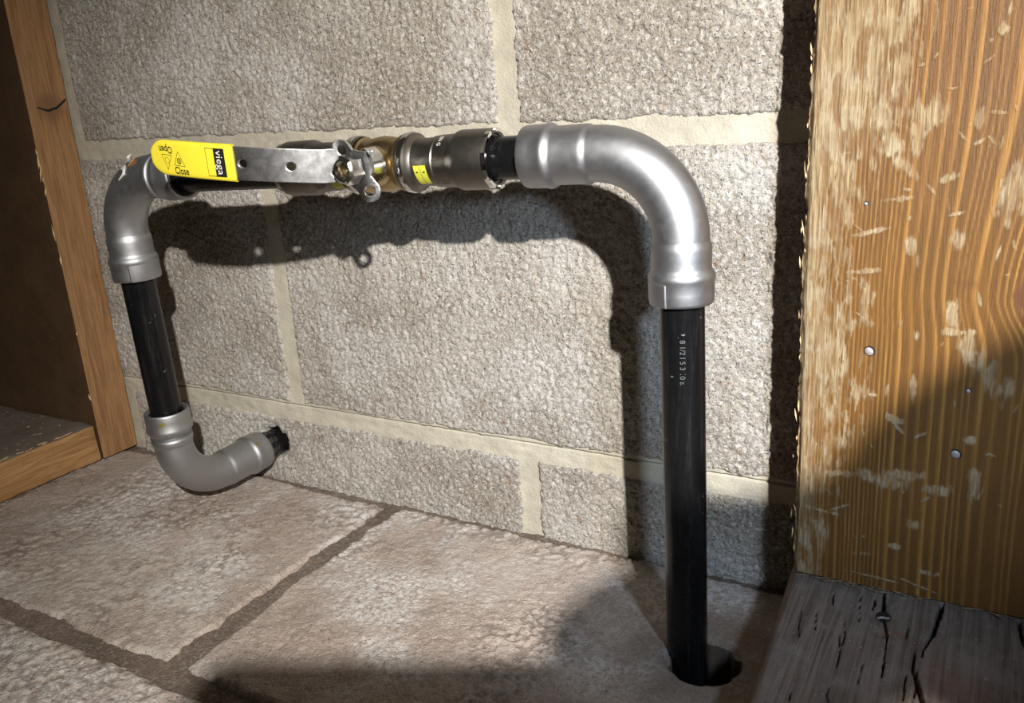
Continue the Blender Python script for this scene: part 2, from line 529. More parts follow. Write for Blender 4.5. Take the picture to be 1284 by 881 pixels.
SX = -0.2045
def plank(x0, x1, y0, y1, z0, z1, seed, parent, name, mats, step=0.004, edge=0.0012):
    """plank with wavy worn edges; material by face direction"""
    bm = bmesh.new()
    bmesh.ops.create_cube(bm, size=1)
    bmesh.ops.scale(bm, vec=Vector((x1 - x0, y1 - y0, z1 - z0)), verts=bm.verts)
    bmesh.ops.translate(bm, vec=Vector(((x0 + x1) / 2, (y0 + y1) / 2, (z0 + z1) / 2)), verts=bm.verts)
    for ax, (a, b) in enumerate(((x0, x1), (y0, y1), (z0, z1))):
        n = int((b - a) / step)
        for k in range(1, n):
            co = Vector((0, 0, 0)); co[ax] = a + (b - a) * k / n
            no = Vector((0, 0, 0)); no[ax] = 1
            bmesh.ops.bisect_plane(bm, geom=bm.verts[:] + bm.edges[:] + bm.faces[:], plane_co=co, plane_no=no)
    for v in bm.verts:
        d = [0, 0, 0]
        cnt = 0
        for ax, (a, b) in enumerate(((x0, x1), (y0, y1), (z0, z1))):
            if abs(v.co[ax] - a) < 1e-6: d[ax] = 1; cnt += 1
            if abs(v.co[ax] - b) < 1e-6: d[ax] = -1; cnt += 1
        amt = edge * (0.5 + 1.3 * float(fbm(v.co.x * 90 + v.co.z * 70, v.co.y * 90 + v.co.z * 33, seed, 2))) if cnt >= 2 else 0.0006 * float(vn(v.co.x * 40 + v.co.z * 60, v.co.y * 60 + v.co.z * 13, seed))
        v.co += Vector(d) * amt
    bm.normal_update()
    me = bpy.data.meshes.new(name)
    off = wloc(parent) if parent else Vector((0, 0, 0))
    for f in bm.faces:
        n = f.normal
        f.smooth = True
        f.material_index = mats[1](n, f.calc_center_median())
    for e in bm.edges:
        if len(e.link_faces) == 2 and e.calc_face_angle(0) > R_(40): e.smooth = False
    bmesh.ops.translate(bm, vec=-off, verts=bm.verts)
    bm.to_mesh(me)
    bm.free()
    for m in mats[0]: me.materials.append(m)
    o = bpy.data.objects.new(name, me)
    COL.objects.link(o)
    if parent: o.parent = parent
    return o

frame = empty('pine_partition', (SX, -0.02, 0), 'rough pine upright and bottom board at the left, dark brown inside', 'partition')
STEP = 0.0045
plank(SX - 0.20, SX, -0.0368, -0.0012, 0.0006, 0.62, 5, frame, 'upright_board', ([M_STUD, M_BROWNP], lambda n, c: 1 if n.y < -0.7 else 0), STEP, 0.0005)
plank(SX - 0.20, SX, -0.36, -0.0375, 0.0004, 0.0345, 8, frame, 'bottom_board', ([M_SILL, M_GREYTOP], lambda n, c: 1 if n.z > 0.7 else 0), STEP)
# ragged stain / torn fibres along the inner arris of the upright
random.seed(4)
tv, tf = [], []
def chip(c, L, w, d, up, side):
    up = up.normalized(); side = side.normalized()
    n = up.cross(side)
    a = [c - up * L / 2, c + side * w / 2, c + up * L / 2 + side * random.uniform(-w, w) * 0.4, c - side * w / 2]
    b = [p + n * d for p in a]
    v = a + b
    return v, [(0, 1, 2, 3), (7, 6, 5, 4), (0, 4, 5, 1), (1, 5, 6, 2), (2, 6, 7, 3), (3, 7, 4, 0)]
parts = []
for k in range(11):
    z = random.choice([random.uniform(0.04, 0.36), random.gauss(0.26, 0.03), random.gauss(0.20, 0.02)])
    parts.append(chip(Vector((SX + 0.0002 - 0.0003, -0.0362 - random.uniform(0, 0.0012), z)), random.uniform(0.004, 0.016), random.uniform(0.0007, 0.0016), 0.0005,
                      Vector((0, random.uniform(-.2, .2), 1)), Vector((0.2, 1, 0))))
o = obj('torn_fibres', *join(*parts), M_SPLINTER, frame, smooth=False)
prop(o, kind='stuff')
parts = []
for k in range(16):
    y = random.uniform(-0.135, -0.05)
    parts.append(chip(Vector((SX - random.uniform(0, 0.004), y, 0.0350)), random.uniform(0.003, 0.010), random.uniform(0.001, 0.0025), 0.0005, Vector((random.uniform(-.5, .5), 1, 0)), Vector((1, 0, 0))))
for k in range(40):
    parts.append(chip(Vector((SX - random.uniform(0.004, 0.14), random.uniform(-0.13, -0.042), 0.0349)), random.uniform(0.001, 0.004), random.uniform(0.0006, 0.0016), 0.0004, Vector((random.uniform(-1, 1), random.uniform(-1, 1), 0)), Vector((1, 0.3, 0))))
prop(obj('wood_crumbs', *join(*parts), M_SPLINTER, frame, smooth=False), kind='stuff')
# dark split across the knot
pts = [(-0.0030, 0.3035), (-0.0120, 0.2975), (-0.0200, 0.2955), (-0.0285, 0.2985)]
V = []
for y, z in pts:
    w = 0.0005 if (y in (-0.0285,)) else 0.0009
    V += [Vector((SX + 0.00005, y, z - w)), Vector((SX + 0.00005, y, z + w))]
obj('knot_split', V, [(0, 2, 3, 1), (2, 4, 5, 3), (4, 6, 7, 5)], M_INK, frame, smooth=False)

# ------------------------------------------------------------------ right board on its timber
def catseg(pts, x, y):
    """distance to polyline"""
    d = np.full(np.shape(x), 1e9)
    for (a, b), (c, e) in zip(pts[:-1], pts[1:]):
        vx, vy = c - a, e - b
        t = np.clip(((x - a) * vx + (y - b) * vy) / (vx * vx + vy * vy), 0, 1)
        d = np.minimum(d, np.hypot(x - a - t * vx, y - b - t * vy))
    return d

BX0, BY = 0.3836, -0.043
def boardmat():
    b = NB('stained_board')
    g = b.attr('grain')
    c = b.mix(g, (0.112, 0.053, 0.016), (0.320, 0.163, 0.042))
    c = b.mix(b.mr(b.noise(25, 4, 0.6, b.map((4, 1, 1))), 0.4, 0.75, 0, 0.45), c, (0.19, 0.085, 0.020))
    c = b.mix(b.mr(b.noise(1, 4, 0.6, b.map((1500, 1500, 60))), 0.45, 0.75, 0, 0.35), c, (0.12, 0.05, 0.012))
    c = b.mix(b.attr('knot'), c, (0.105, 0.045, 0.022))
    wc = b.mix(b.mr(b.noise(1, 4, 0.7, b.map((900, 900, 60))), 0.35, 0.7), (0.34, 0.255, 0.145), (0.185, 0.122, 0.060))
    wc = b.mix(b.mr(b.noise(120, 3), 0.45, 0.65, 0, 0.5), wc, (0.36, 0.30, 0.205))
    c = b.mix(b.attr('worn'), c, wc)
    b.set('Base Color', c)
    b.set('Roughness', b.mr(b.attr('worn'), 0.0, 0.8, 0.42, 0.85))
    b.p.inputs['Specular IOR Level'].default_value = 0.3
    b.bump(b.math('ADD', b.noise(1, 4, 0.6, b.map((1100, 1100, 70))), b.math('MULTIPLY', b.attr('worn'), 0.8)), 0.0005)
    return b.m
M_BOARD = boardmat()
board = empty('wooden_board', (0.50, -0.024, 0.038), 'scuffed brown stained plank standing upright on dark timber at the right', 'board')
xs = np.concatenate([axisvals(BX0, 0.510, 0.00045), axisvals(0.512, 0.62, 0.006)])
zs = np.concatenate([axisvals(0.0384, 0.335, 0.00055), axisvals(0.337, 0.95, 0.01)])
X, Z = np.meshgrid(xs, zs, indexing='ij')
KX, KZ = 0.4790, 0.1925
u = X - KX
dz = Z - KZ
bend = 0.020 * np.exp(-(dz / np.where(dz > 0, 0.050, 0.016)) ** 2) * np.exp(-np.abs(u) / 0.022) * np.sign(-u + 1e-9)
G = u + bend + 0.0016 * (fbm(X * 25, Z * 7, 41, 2) - 0.5) * 2 + 0.0012 * np.sin(Z * 14)
ph = np.where(G < -0.052, G / 0.0021, -0.052 / 0.0021 + (G + 0.052) / 0.0046)
ph = ph + 1.5 * (vn(G * 130, Z * 4, 44) - 0.5)
saw = ph - np.floor(ph)
amp = 0.25 + 0.75 * vn(np.floor(ph) * 3.7, Z * 5, 45)
grain = np.clip(sstep(0.45, 0.86, saw) * (1 - sstep(0.90, 1.0, saw)) * amp * (0.75 + 0.5 * vn(X * 900, Z * 45, 46)), 0, 1)
kn = 1 - sstep(0.004, 0.0085, np.hypot(u + 0.001, dz * 0.8) + (vn(X * 300, Z * 300, 47) - 0.5) * 0.003)
kn = np.maximum(kn, 0.5 * np.exp(-((X - 0.4535) / 0.004) ** 2 - ((Z - 0.1965) / 0.0022) ** 2))
kn = np.maximum(kn, 0.45 * np.exp(-(catseg([(0.448, 0.1972), (0.4545, 0.1968)], X, Z) / 0.0007) ** 2))
low = 0.30 * sstep(0.17, 0.05, Z) * 0 + 0.0
fib = fbm(X * 1300, Z * 80, 50, 3)
fib2 = fbm(X * 420, Z * 150, 52, 3)
# worn margin along the left arris, broad at the top
edgew = np.interp(Z, [0.03, 0.09, 0.14, 0.17, 0.20, 0.24, 0.27, 0.34], [0.0040, 0.009, 0.019, 0.016, 0.008, 0.015, 0.030, 0.036])
worn = 1 - sstep(0.0, 0.012, (X - BX0) - edgew + (fib2 - 0.5) * 0.030 + (fib - 0.5) * 0.024)
worn = worn * (1 - 0.75 * sstep(0.50, 0.64, fbm(X * 300, Z * 60, 58, 3)) * sstep(0.003, 0.010, X - BX0))
worn *= np.where(Z < 0.12, 0.72, 0.92)
patches = [(0.4122, 0.1853, 0.003, 0.010, 0, 1), (0.4180, 0.2560, 0.006, 0.006, 0.4, 0.9), (0.4230, 0.2480, 0.007, 0.003, -0.8, 0.9), (0.4290, 0.2620, 0.0035, 0.011, 0, 0.8),
           (0.4350, 0.2690, 0.004, 0.007, 0, 0.75), (0.4486, 0.1823, 0.0030, 0.0075, 0.3, 1), (0.4510, 0.1745, 0.0065, 0.0019, 0, 1.3), (0.4562, 0.1664, 0.0035, 0.010, 0.35, 0.85),
           (0.4640, 0.1560, 0.005, 0.014, 0.5, 0.55), (0.4700, 0.1500, 0.007, 0.005, 0.8, 0.5), (0.4475, 0.2160, 0.003, 0.006, 0, 0.6), (0.4660, 0.2350, 0.005, 0.012, -0.2, 0.7),
           (0.4349, 0.1719, 0.0014, 0.0030, 0, 1), (0.4350, 0.1469, 0.0016, 0.006, 0, 1), (0.4277, 0.1300, 0.004, 0.0016, -0.3, 1.1), (0.4300, 0.1255, 0.0045, 0.0007, -0.8, 1.2),
           (0.4224, 0.0981, 0.011, 0.004, 0, 0.85), (0.4340, 0.1020, 0.012, 0.003, 0.1, 0.7), (0.4050, 0.0980, 0.008, 0.0022, 0.1, 0.8), (0.3966, 0.0760, 0.010, 0.0011, -0.1, 1),
           (0.4050, 0.0790, 0.007, 0.0008, 0.5, 1.2), (0.4493, 0.0970, 0.006, 0.003, 0, 0.7), (0.4640, 0.1010, 0.0028, 0.009, 0.1, 0.85), (0.4470, 0.0520, 0.0045, 0.0016, 0, 0.9),
           (0.4180, 0.0560, 0.0040, 0.0012, 0.2, 0.7), (0.4320, 0.0630, 0.0030, 0.0016, 0, 0.8), (0.4240, 0.0440, 0.014, 0.0006, -0.05, 1), (0.4420, 0.0445, 0.010, 0.0006, -0.25, 1),
           (0.4060, 0.1290, 0.003, 0.004, 0.3, 0.9), (0.4520, 0.2658, 0.002, 0.004, 0, 0.6), (0.4300, 0.2120, 0.003, 0.004, 0.4, 0.7), (0.4230, 0.2330, 0.006, 0.0012, 0.1, 0.9),
           (0.4010, 0.2364, 0.006, 0.006, 0, 0.7), (0.4570, 0.3000, 0.002, 0.002, 0, 1), (0.4420, 0.2420, 0.0035, 0.0015, 0.5, 0.9), (0.4120, 0.2180, 0.010, 0.0011, 0.25, 0.9),
           (0.4600, 0.1240, 0.003, 0.002, 0, 0.8), (0.4400, 0.0770, 0.0035, 0.0030, 0.3, 0.6), (0.4770, 0.2480, 0.004, 0.003, 0, 0.7), (0.4100, 0.2000, 0.007, 0.0012, 0.12, 0.9)]
for (px, pz, rx, rz, an, st) in patches:
    dx, dzz = X - px, Z - pz
    a_ = dx * math.cos(an) + dzz * math.sin(an)
    b_ = -dx * math.sin(an) + dzz * math.cos(an)
    d = np.hypot(a_ / rx, b_ / rz) + (fib2 - 0.5) * 1.6 + (fib - 0.5) * 0.8
    worn = np.maximum(worn, min(1.0, st) * (1 - sstep(0.55, 1.15, d)))
rs = np.random.RandomState(5)
for k in range(85):
    px, pz = rs.uniform(0.386, 0.50), rs.uniform(0.045, 0.32)
    L = rs.uniform(0.0006, 0.0035)
    w = rs.uniform(0.00025, 0.0009)
    an = rs.normal(math.pi / 2, 0.5) if rs.rand() < 0.6 else rs.normal(0, 0.4)
    sel = (np.abs(X - px) < 0.01) & (np.abs(Z - pz) < 0.01)
    dx, dzz = X - px, Z - pz
    d = np.hypot((dx * math.cos(an) + dzz * math.sin(an)) / L, (-dx * math.sin(an) + dzz * math.cos(an)) / w)
    worn = np.where(sel, np.maximum(worn, rs.uniform(0.4, 1) * (1 - sstep(0.6, 1.2, d))), worn)
worn = np.clip(worn * (0.62 + 0.75 * sstep(0.38, 0.62, fib) - 0.25 * sstep(0.45, 0.6, fib2)), 0, 1)
Yb = BY + 0.0007 * (fbm(X * 12, Z * 5, 55, 2) - 0.5) - 0.00018 * grain + 0.0006 * worn * (fib - 0.5) + 0.003 * (1 - sstep(0, 0.0030, X - BX0)) * (0.5 + fib2)
Xj = X - 0.0016 * (1 - sstep(0, 0.0020, X - BX0)) * (fbm(Z * 190, X * 0 + 3, 57, 3) - 0.5) * 1.6 + 0.0007 * np.sin(Z * 23) * (1 - sstep(0, 0.004, X - BX0))
V = np.stack([Xj, Yb, Z], 2)
nX, nZ = X.shape
front = obj('plank_face', V.reshape(-1, 3), gridfaces(nX, nZ, False), M_BOARD, board, attrs={'grain': grain, 'worn': worn, 'knot': kn})
front.name = 'front_face'
# body behind the face
M_BODY = rawwood('board_core', 2, (0.36, 0.22, 0.10), (0.22, 0.12, 0.05), 5.0)
edge_l = V[0]
Lv = []
Lf = []
for i in range(len(zs)):
    x_, y_, z_ = edge_l[i]
    Lv += [(x_, y_, z_), (BX0 + 0.0007, -0.030 + 0.001 * math.sin(z_ * 90), z_), (BX0 + 0.0004, -0.0035, z_)]
for i in range(len(zs) - 1):
    for k in range(2):
        a = i * 3 + k
        Lf.append((a, a + 1, a + 4, a + 3))
b0 = len(Lv)
Lv += [(0.62, -0.0035, zs[0]), (0.62, -0.0035, zs[-1]), (0.62, BY, zs[0]), (0.62, BY, zs[-1])]
Lf += [(2, b0, b0 + 1, 3 * len(zs) - 1), (b0, b0 + 2, b0 + 3, b0 + 1), (0, 2, b0, b0 + 2), (3 * len(zs) - 3, b0 + 3, b0 + 1, 3 * len(zs) - 1)]
obj('core', Lv, Lf, M_BODY, board, smooth=False)
# torn fibres on the left arris
random.seed(9)
parts = []
for k in range(26):
    z = random.uniform(0.045, 0.33)
    L = random.uniform(0.002, 0.009)
    parts.append(chip(Vector((BX0 + random.uniform(-0.0016, 0.0012), BY + random.uniform(0.0002, 0.0025), z)), L, random.uniform(0.0003, 0.0009), 0.0003, Vector((random.uniform(-.18, .08), random.uniform(-.1, .1), 1)), Vector((1, .4, 0))))
prop(obj('arris_fibres', *join(*parts), M_SPLINTER, board, smooth=False), kind='stuff')
def nail_head(name, c, n, r, parent, squash=1.0, m=None, dark=True):
    n = n.normalized()
    uu = n.orthogonal().normalized()
    vv = n.cross(uu)
    V = []
    F = []
    N = 16
    for (rr, h) in ((r * 1.0, -0.0003), (r, 0.00015), (r * 0.9, 0.0003)):
        for k in range(N):
            V.append(c + uu * rr * math.cos(2 * math.pi * k / N) * squash + vv * rr * math.sin(2 * math.pi * k / N) + n * h)
    for i in range(2):
        for k in range(N):
            F.append((i * N + k, i * N + (k + 1) % N, (i + 1) * N + (k + 1) % N, (i + 1) * N + k))
    F.append(tuple(2 * N + k for k in range(N)))
    o = obj(name, V, F, m or M_HEAD, parent)
    if dark:
        W = []
        for k in range(N):
            W.append(c + (uu * math.cos(2 * math.pi * k / N) * squash * 1.25 + vv * math.sin(2 * math.pi * k / N) * 1.22) * r + n * 0.0001 + Vector((0.0003, 0, 0.0003)))
        obj('nail_hole', W, [tuple(range(N))], M_INK, parent)
    return o
for (x, z, r) in ((0.4152, 0.1624, 0.0021), (0.4549, 0.1165, 0.0021), (0.4575, 0.1478, 0.0011), (0.4100, 0.2310, 0.0009)):
    nail_head('nail', Vector((x, BY - 0.0004, z)), Vector((0.05, -1, 0.05)), r, board, 0.85)

# dark timber
def timbermat():
    b = NB('weathered_timber')
    g = b.noise(1, 5, 0.65, b.map((420, 12, 120)), 1.0)
    c = b.mix(b.mr(g, 0.3, 0.7), (0.20, 0.160, 0.138), (0.085, 0.065, 0.055))
    c = b.mix(b.mr(b.noise(28, 5, 0.7), 0.45, 0.7, 0, 0.6), c, (0.23, 0.20, 0.185))
    c = b.mix(b.mr(b.noise(600, 3), 0.64, 0.72, 0, 0.6), c, (0.42, 0.38, 0.34))
    c = b.mix(b.attr('side'), c, (0.17, 0.085, 0.035))
    c = b.mix(b.attr('crack'), c, (0.004, 0.003, 0.002))
    c = b.mix(b.attr('rust'), c, (0.20, 0.07, 0.028))
    b.set('Base Color', c).set('Roughness', 0.66)
    b.p.inputs['Specular IOR Level'].default_value = 0.35
    b.bump(b.math('ADD', g, b.math('MULTIPLY', b.noise(700, 3), 0.4)), 0.0008)
    return b.m
timber = empty('dark_timber', (0.49, -0.15, 0), 'dark weathered cracked timber lying on the floor under the stained board', 'timber')
prof = [(0.3755, 0.0)] + [(0.3755 + 0.0055 * t, 0.026 * t) for t in np.linspace(0.1, 1, 12)]
prof += [(0.381 + 0.0065 * t, 0.026 + 0.0118 * (1 - (1 - t) ** 1.8)) for t in np.linspace(0.08, 1, 14)]
prof += [(x, 0.0378) for x in axisvals(0.3881, 0.505, 0.00055)] + [(0.515, 0.0378), (0.55, 0.0378), (0.618, 0.0378), (0.62, 0.036), (0.62, 0.0)]
prof = np.array(prof)
ys = np.concatenate([axisvals(-0.0035, -0.175, -0.0008) if False else np.linspace(-0.0035, -0.175, 215), np.linspace(-0.18, -0.40, 30)])
PX, YY = np.meshgrid(prof[:, 0], ys, indexing='ij')
PZ, _ = np.meshgrid(prof[:, 1], ys, indexing='ij')
slant = 0.05 * (-YY - 0.04) * (1 - sstep(0.39, 0.44, PX))
top = sstep(0.030, 0.0375, PZ) * (1 - sstep(0.61, 0.62, PX))
gr = fbm(PX * 420 + slant * 300, YY * 14, 71, 4) - 0.5
zz = PZ + top * (0.0011 * gr + 0.0022 * (fbm(PX * 35, YY * 22, 73, 3) - 0.5) - 0.0006)
cr1 = catseg([(0.4293, -0.0440), (0.4305, -0.056), (0.4316, -0.066), (0.4350, -0.080), (0.4357, -0.0931), (0.4366, -0.1137)], PX, YY)
w1 = np.interp(-YY, [0.04, 0.06, 0.075, 0.11, 0.116], [0.0006, 0.0007, 0.0004, 0.0003, 0.0])
cr2 = catseg([(0.4555, -0.0440), (0.4547, -0.0560), (0.4535, -0.070), (0.4508, -0.0840), (0.4502, -0.0960)], PX, YY)
w2 = np.interp(-YY, [0.04, 0.055, 0.07, 0.09, 0.097], [0.0009, 0.0011, 0.0008, 0.0003, 0.0])
cr3 = catseg([(0.4470, -0.0800), (0.4478, -0.1000), (0.4500, -0.1080), (0.4545, -0.1250), (0.4560, -0.140)], PX, YY)
w3 = np.interp(-YY, [0.079, 0.095, 0.115, 0.14], [0.0, 0.0006, 0.0009, 0.0009])
cr4 = catseg([(0.4880, -0.0440), (0.4895, -0.060), (0.4950, -0.08)], PX, YY)
w4 = np.full_like(w3, 0.0008)
crack = np.zeros_like(zz)
jag = (vn(PX * 400, YY * 300, 75) - 0.5) * 0.0006
for c_, w_ in ((cr1, w1), (cr2, w2), (cr3, w3), (cr4, w4)):
    crack = np.maximum(crack, (1 - sstep(0.6, 1.3, (c_ + jag) / np.maximum(w_, 1e-5))) * (w_ > 0))
rs = np.random.RandomState(12)
for k in range(15):
    x0, y0, L = rs.uniform(0.386, 0.485), rs.uniform(-0.15, -0.05), rs.uniform(0.008, 0.03)
    sl = 0.10 if x0 < 0.42 else 0.03
    c_ = catseg([(x0, y0), (x0 + sl * L * 0.5 + rs.normal() * 0.0004, y0 - L * 0.5), (x0 + sl * L, y0 - L)], PX, YY)
    crack = np.maximum(crack, rs.uniform(0.5, 1) * (1 - sstep(0.5, 1.3, (c_ + jag * 0.5) / 0.00022)))
crack *= top
zz = zz - 0.005 * crack
dent = np.exp(-((PX - 0.4315) / 0.004) ** 2 - ((YY + 0.0665) / 0.0035) ** 2)
zz -= 0.0015 * dent
zz -= 0.002 * np.exp(-((PX - 0.4325) / 0.0035) ** 2 - ((YY + 0.0800) / 0.0022) ** 2)
rust = 0.55 * np.exp(-(catseg([(0.4375, -0.077), (0.4470, -0.082)], PX, YY) / 0.0010) ** 2) + 0.5 * np.exp(-((PX - 0.4335) / 0.003) ** 2 - ((YY + 0.079) / 0.002) ** 2) + 0.3 * np.exp(-((PX - 0.462) / 0.014) ** 2 - ((YY + 0.105) / 0.016) ** 2)
side = 1 - sstep(0.028, 0.036, PZ + 0.004 * (vn(YY * 90, PX * 90, 77) - 0.5))
xx = PX + slant + 0.0018 * (fbm(YY * 55, PX * 0 + 1, 78, 3) - 0.5) * (1 - sstep(0.388, 0.40, PX)) + (-YY - 0.045) * 0.05 * (1 - sstep(0.40, 0.46, PX)) * 0
o = obj('beam', np.stack([xx, YY, zz], 2).reshape(-1, 3), gridfaces(len(prof), len(ys), True), timbermat(), timber,
        attrs={'crack': crack, 'rust': np.clip(rust, 0, 1), 'side': side})
# bent nail head and flattened staple in the timber
nail_head('nail', Vector((0.4315, -0.0655, 0.0368)), Vector((0.1, -0.25, 1)), 0.0027, timber, 1.0, metal('dark_nail', (0.16, 0.16, 0.18), 0.35), dark=True)
path = [Vector((0.4290 + 0.0012 * k + 0.0006 * math.sin(k), -0.0690 + 0.0007 * k, 0.0376 + 0.0006 * math.sin(k * 1.1))) for k in range(6)]
obj('nail_shank', *sweep(path, [0.0006] * 6, 10), M_HEAD, timber)
# straw and splinters in the crack between board and timber
random.seed(3)
parts = []
for k in range(46):
    x = random.choice([random.uniform(0.398, 0.43), random.uniform(0.386, 0.495)])
    an = random.gauss(0, 0.45)
    parts.append(chip(Vector((x, BY - random.uniform(0.0005, 0.0045), 0.0381 + random.uniform(0, 0.0012))), random.uniform(0.002, 0.008), random.uniform(0.0003, 0.0009), 0.0003, Vector((math.cos(an), math.sin(an), random.uniform(-.1, .25))), Vector((0, 1, .2))))
debris = obj('wood_splinters', *join(*parts), plain('dull_splinter', (0.22, 0.16, 0.10), 0.8), None, smooth=False)
prop(debris, 'thin wood splinters and crumbs lying in the crack between stained board and dark timber', 'splinters', kind='stuff')

# ------------------------------------------------------------------ pipe run
A = Vector((0.3395, -0.0775, -0.10))
B = Vector((0.3347, -0.0755, 0.2592))
C = Vector((-0.0325, -0.0960, 0.2510))
D = Vector((-0.0320, -0.0905, 0.0290))
E_ = Vector((-0.0315, 0.026, 0.0292))
run = empty('pipe_run', ROOT, 'black steel pipe run with three silver grey elbows, from floor hole round to the wall', 'pipe')
PR = 0.01065

def elbow(P0, c, P1, Ra, lens, m, notch=None):
    """bend at corner c between directions to P0 and P1; lens = distance corner->rim for both ends"""
    d0 = (P0 - c).normalized()
    d1 = (P1 - c).normalized()
    # profile from bend end to rim, as fraction and radius
    def leg(L):
        L2 = L - Ra
        return [(0.0, 0.01325), (0.0012, 0.01330), (0.0022, 0.01395), (0.0045, 0.01410), (0.009, 0.01400), (L2 - 0.0175, 0.01395), (L2 - 0.0162, 0.01410), (L2 - 0.0150, 0.01500),
                (L2 - 0.0138, 0.01555), (L2 - 0.0120, 0.01560), (L2 - 0.0112, 0.01525), (L2 - 0.0060, 0.01520), (L2 - 0.0016, 0.01510), (L2 - 0.0004, 0.01480), (L2, 0.01430), (L2 - 0.0006, 0.01300), (L2 - 0.004, 0.01180)]
    path, rad = [], []
    for s, r in reversed(leg(lens[0])):
        path.append(c + d0 * (Ra + s)); rad.append(r)
    # arc: quadratic arc in plane (directions nearly perpendicular)
    o_ = c + (d0 + d1) * Ra
    for k in range(1, 16):
        a = math.pi / 2 * k / 16
        path.append(o_ - d1 * Ra * math.cos(a) - d0 * Ra * math.sin(a)); rad.append(0.01325)
    for s, r in leg(lens[1]):
        path.append(c + d1 * (Ra + s)); rad.append(r)
    # ring frames need tangents: build by hand so that returning rims stay in plane
    n = 64
    vs = []
    L0 = len(leg(0.07))
    for i, p in enumerate(path):
        if i < L0: t = -d0
        elif i >= len(path) - L0: t = d1
        else:
            a = math.pi / 2 * (i - L0 + 1) / 16
            t = (-d0 * math.cos(a) + d1 * math.sin(a))
        w = d0.cross(d1).normalized()
        u_ = t.cross(w).normalized()
        vs += ring_pts(p, w, u_, rad[i], n)
    fs = []
    for i in range(len(path) - 1):
        for k in range(n):
            k2 = (k + 1) % n
            fs.append((i * n + k, i * n + k2, (i + 1) * n + k2, (i + 1) * n + k))
    o = obj('elbow_fitting', vs, fs, m, run)
    # seal ring inside each rim
    for dd, L in ((d0, lens[0]), (d1, lens[1])):
        a = c + dd * (L - 0.0035)
        b = c + dd * (L - 0.0022)
        q = obj('seal_ring', *sweep([a, b], [0.01215, 0.01215], 32), M_RUBBER, o)
    return o

def seam(c, d, L, ang, parent, ref, m):
    """pressed seam: slightly prouder half band on the socket cup"""
    w = (ref - d * ref.dot(d)).normalized()
    u_ = d.cross(w)
    V, F = [], []
    prof_ = [(L - 0.0112, 0.01530), (L - 0.0108, 0.01565), (L - 0.0015, 0.01555), (L - 0.0002, 0.01525)]
    N = 30
    for k in range(N + 1):
        a = ang + (1.9 * k / N)
        for s, r in prof_:
            if k in (0, N): r -= 0.0006
            V.append(c + d * s + (w * math.cos(a) + u_ * math.sin(a)) * r)
    m_ = len(prof_)
    for k in range(N):
        for j in range(m_ - 1):
            F.append((k * m_ + j, k * m_ + j + 1, (k + 1) * m_ + j + 1, (k + 1) * m_ + j))
    return sharp(obj('pressed_seam', V, F, m, parent), 30)

e1 = elbow(C, B, A, 0.0405, (0.0760, 0.0705), M_ELBOW_A)
e2 = elbow(D, C, B, 0.0360, (0.0660, 0.0615), M_ELBOW_B)
e3 = elbow(E_, D, C, 0.0360, (0.0760, 0.0620), M_ELBOW_B)
e1['label'] = 'large bare grey elbow at the top right, turning down'
e2['label'] = 'grey elbow at the top left behind the yellow handle'
e3['label'] = 'grey elbow at the bottom left turning into the wall'
seam(B, (A - B).normalized(), 0.0705, R_(8), e1, Vector((0, -1, 0)), M_ELBOW_A)
seam(C, (D - C).normalized(), 0.0660, R_(215), e2, Vector((0, -1, 0)), M_ELBOW_A)

def tube(name, a, b, r=PR, n=48, m=M_PIPE, parent=run):
    N = 24
    return obj(name, *sweep([a.lerp(b, k / N) for k in range(N + 1)], [r] * (N + 1), n), m, parent)
dBA = (A - B).normalized()
dBC = (C - B).normalized()
dCD = (D - C).normalized()
dDE = (E_ - D).normalized()
tube('pipe', B + dBA * 0.055, A)
XC = 0.1765
def onpipe(x):
    return B.lerp(C, (B.x - x) / (B.x - C.x))
tube('pipe', B + dBC * 0.06, onpipe(XC + 0.055))
tube('pipe', onpipe(XC - 0.055), C - dBC * 0.05)
tube('pipe', C + dCD * 0.052, D - dCD * 0.05)
stub = tube('pipe', D + dDE * 0.063, E_)
# black gripping teeth at the wall end
tz = []
for k in range(9):
    a = 2 * math.pi * k / 9 + 0.2
    w = Vector((0, 0, 1)); u_ = dDE.cross(w).normalized()
    rd = (w * math.cos(a) + u_ * math.sin(a))
    tg = dDE.cross(rd)
    rot = Matrix((rd, tg, dDE)).transposed().to_3x3()
    tz.append(box(D + dDE * 0.0795 + rd * 0.0108, (0.0030, 0.0046, 0.0058), rot, 0.0005))
    tz.append(box(D + dDE * 0.0850 + rd * 0.0106, (0.0014, 0.0040, 0.0022), rot, 0.0003))
sharp(obj('gripping_teeth', *join(*tz), metal('blackened_teeth', (0.09, 0.09, 0.09), 0.28, met=0.8), stub))
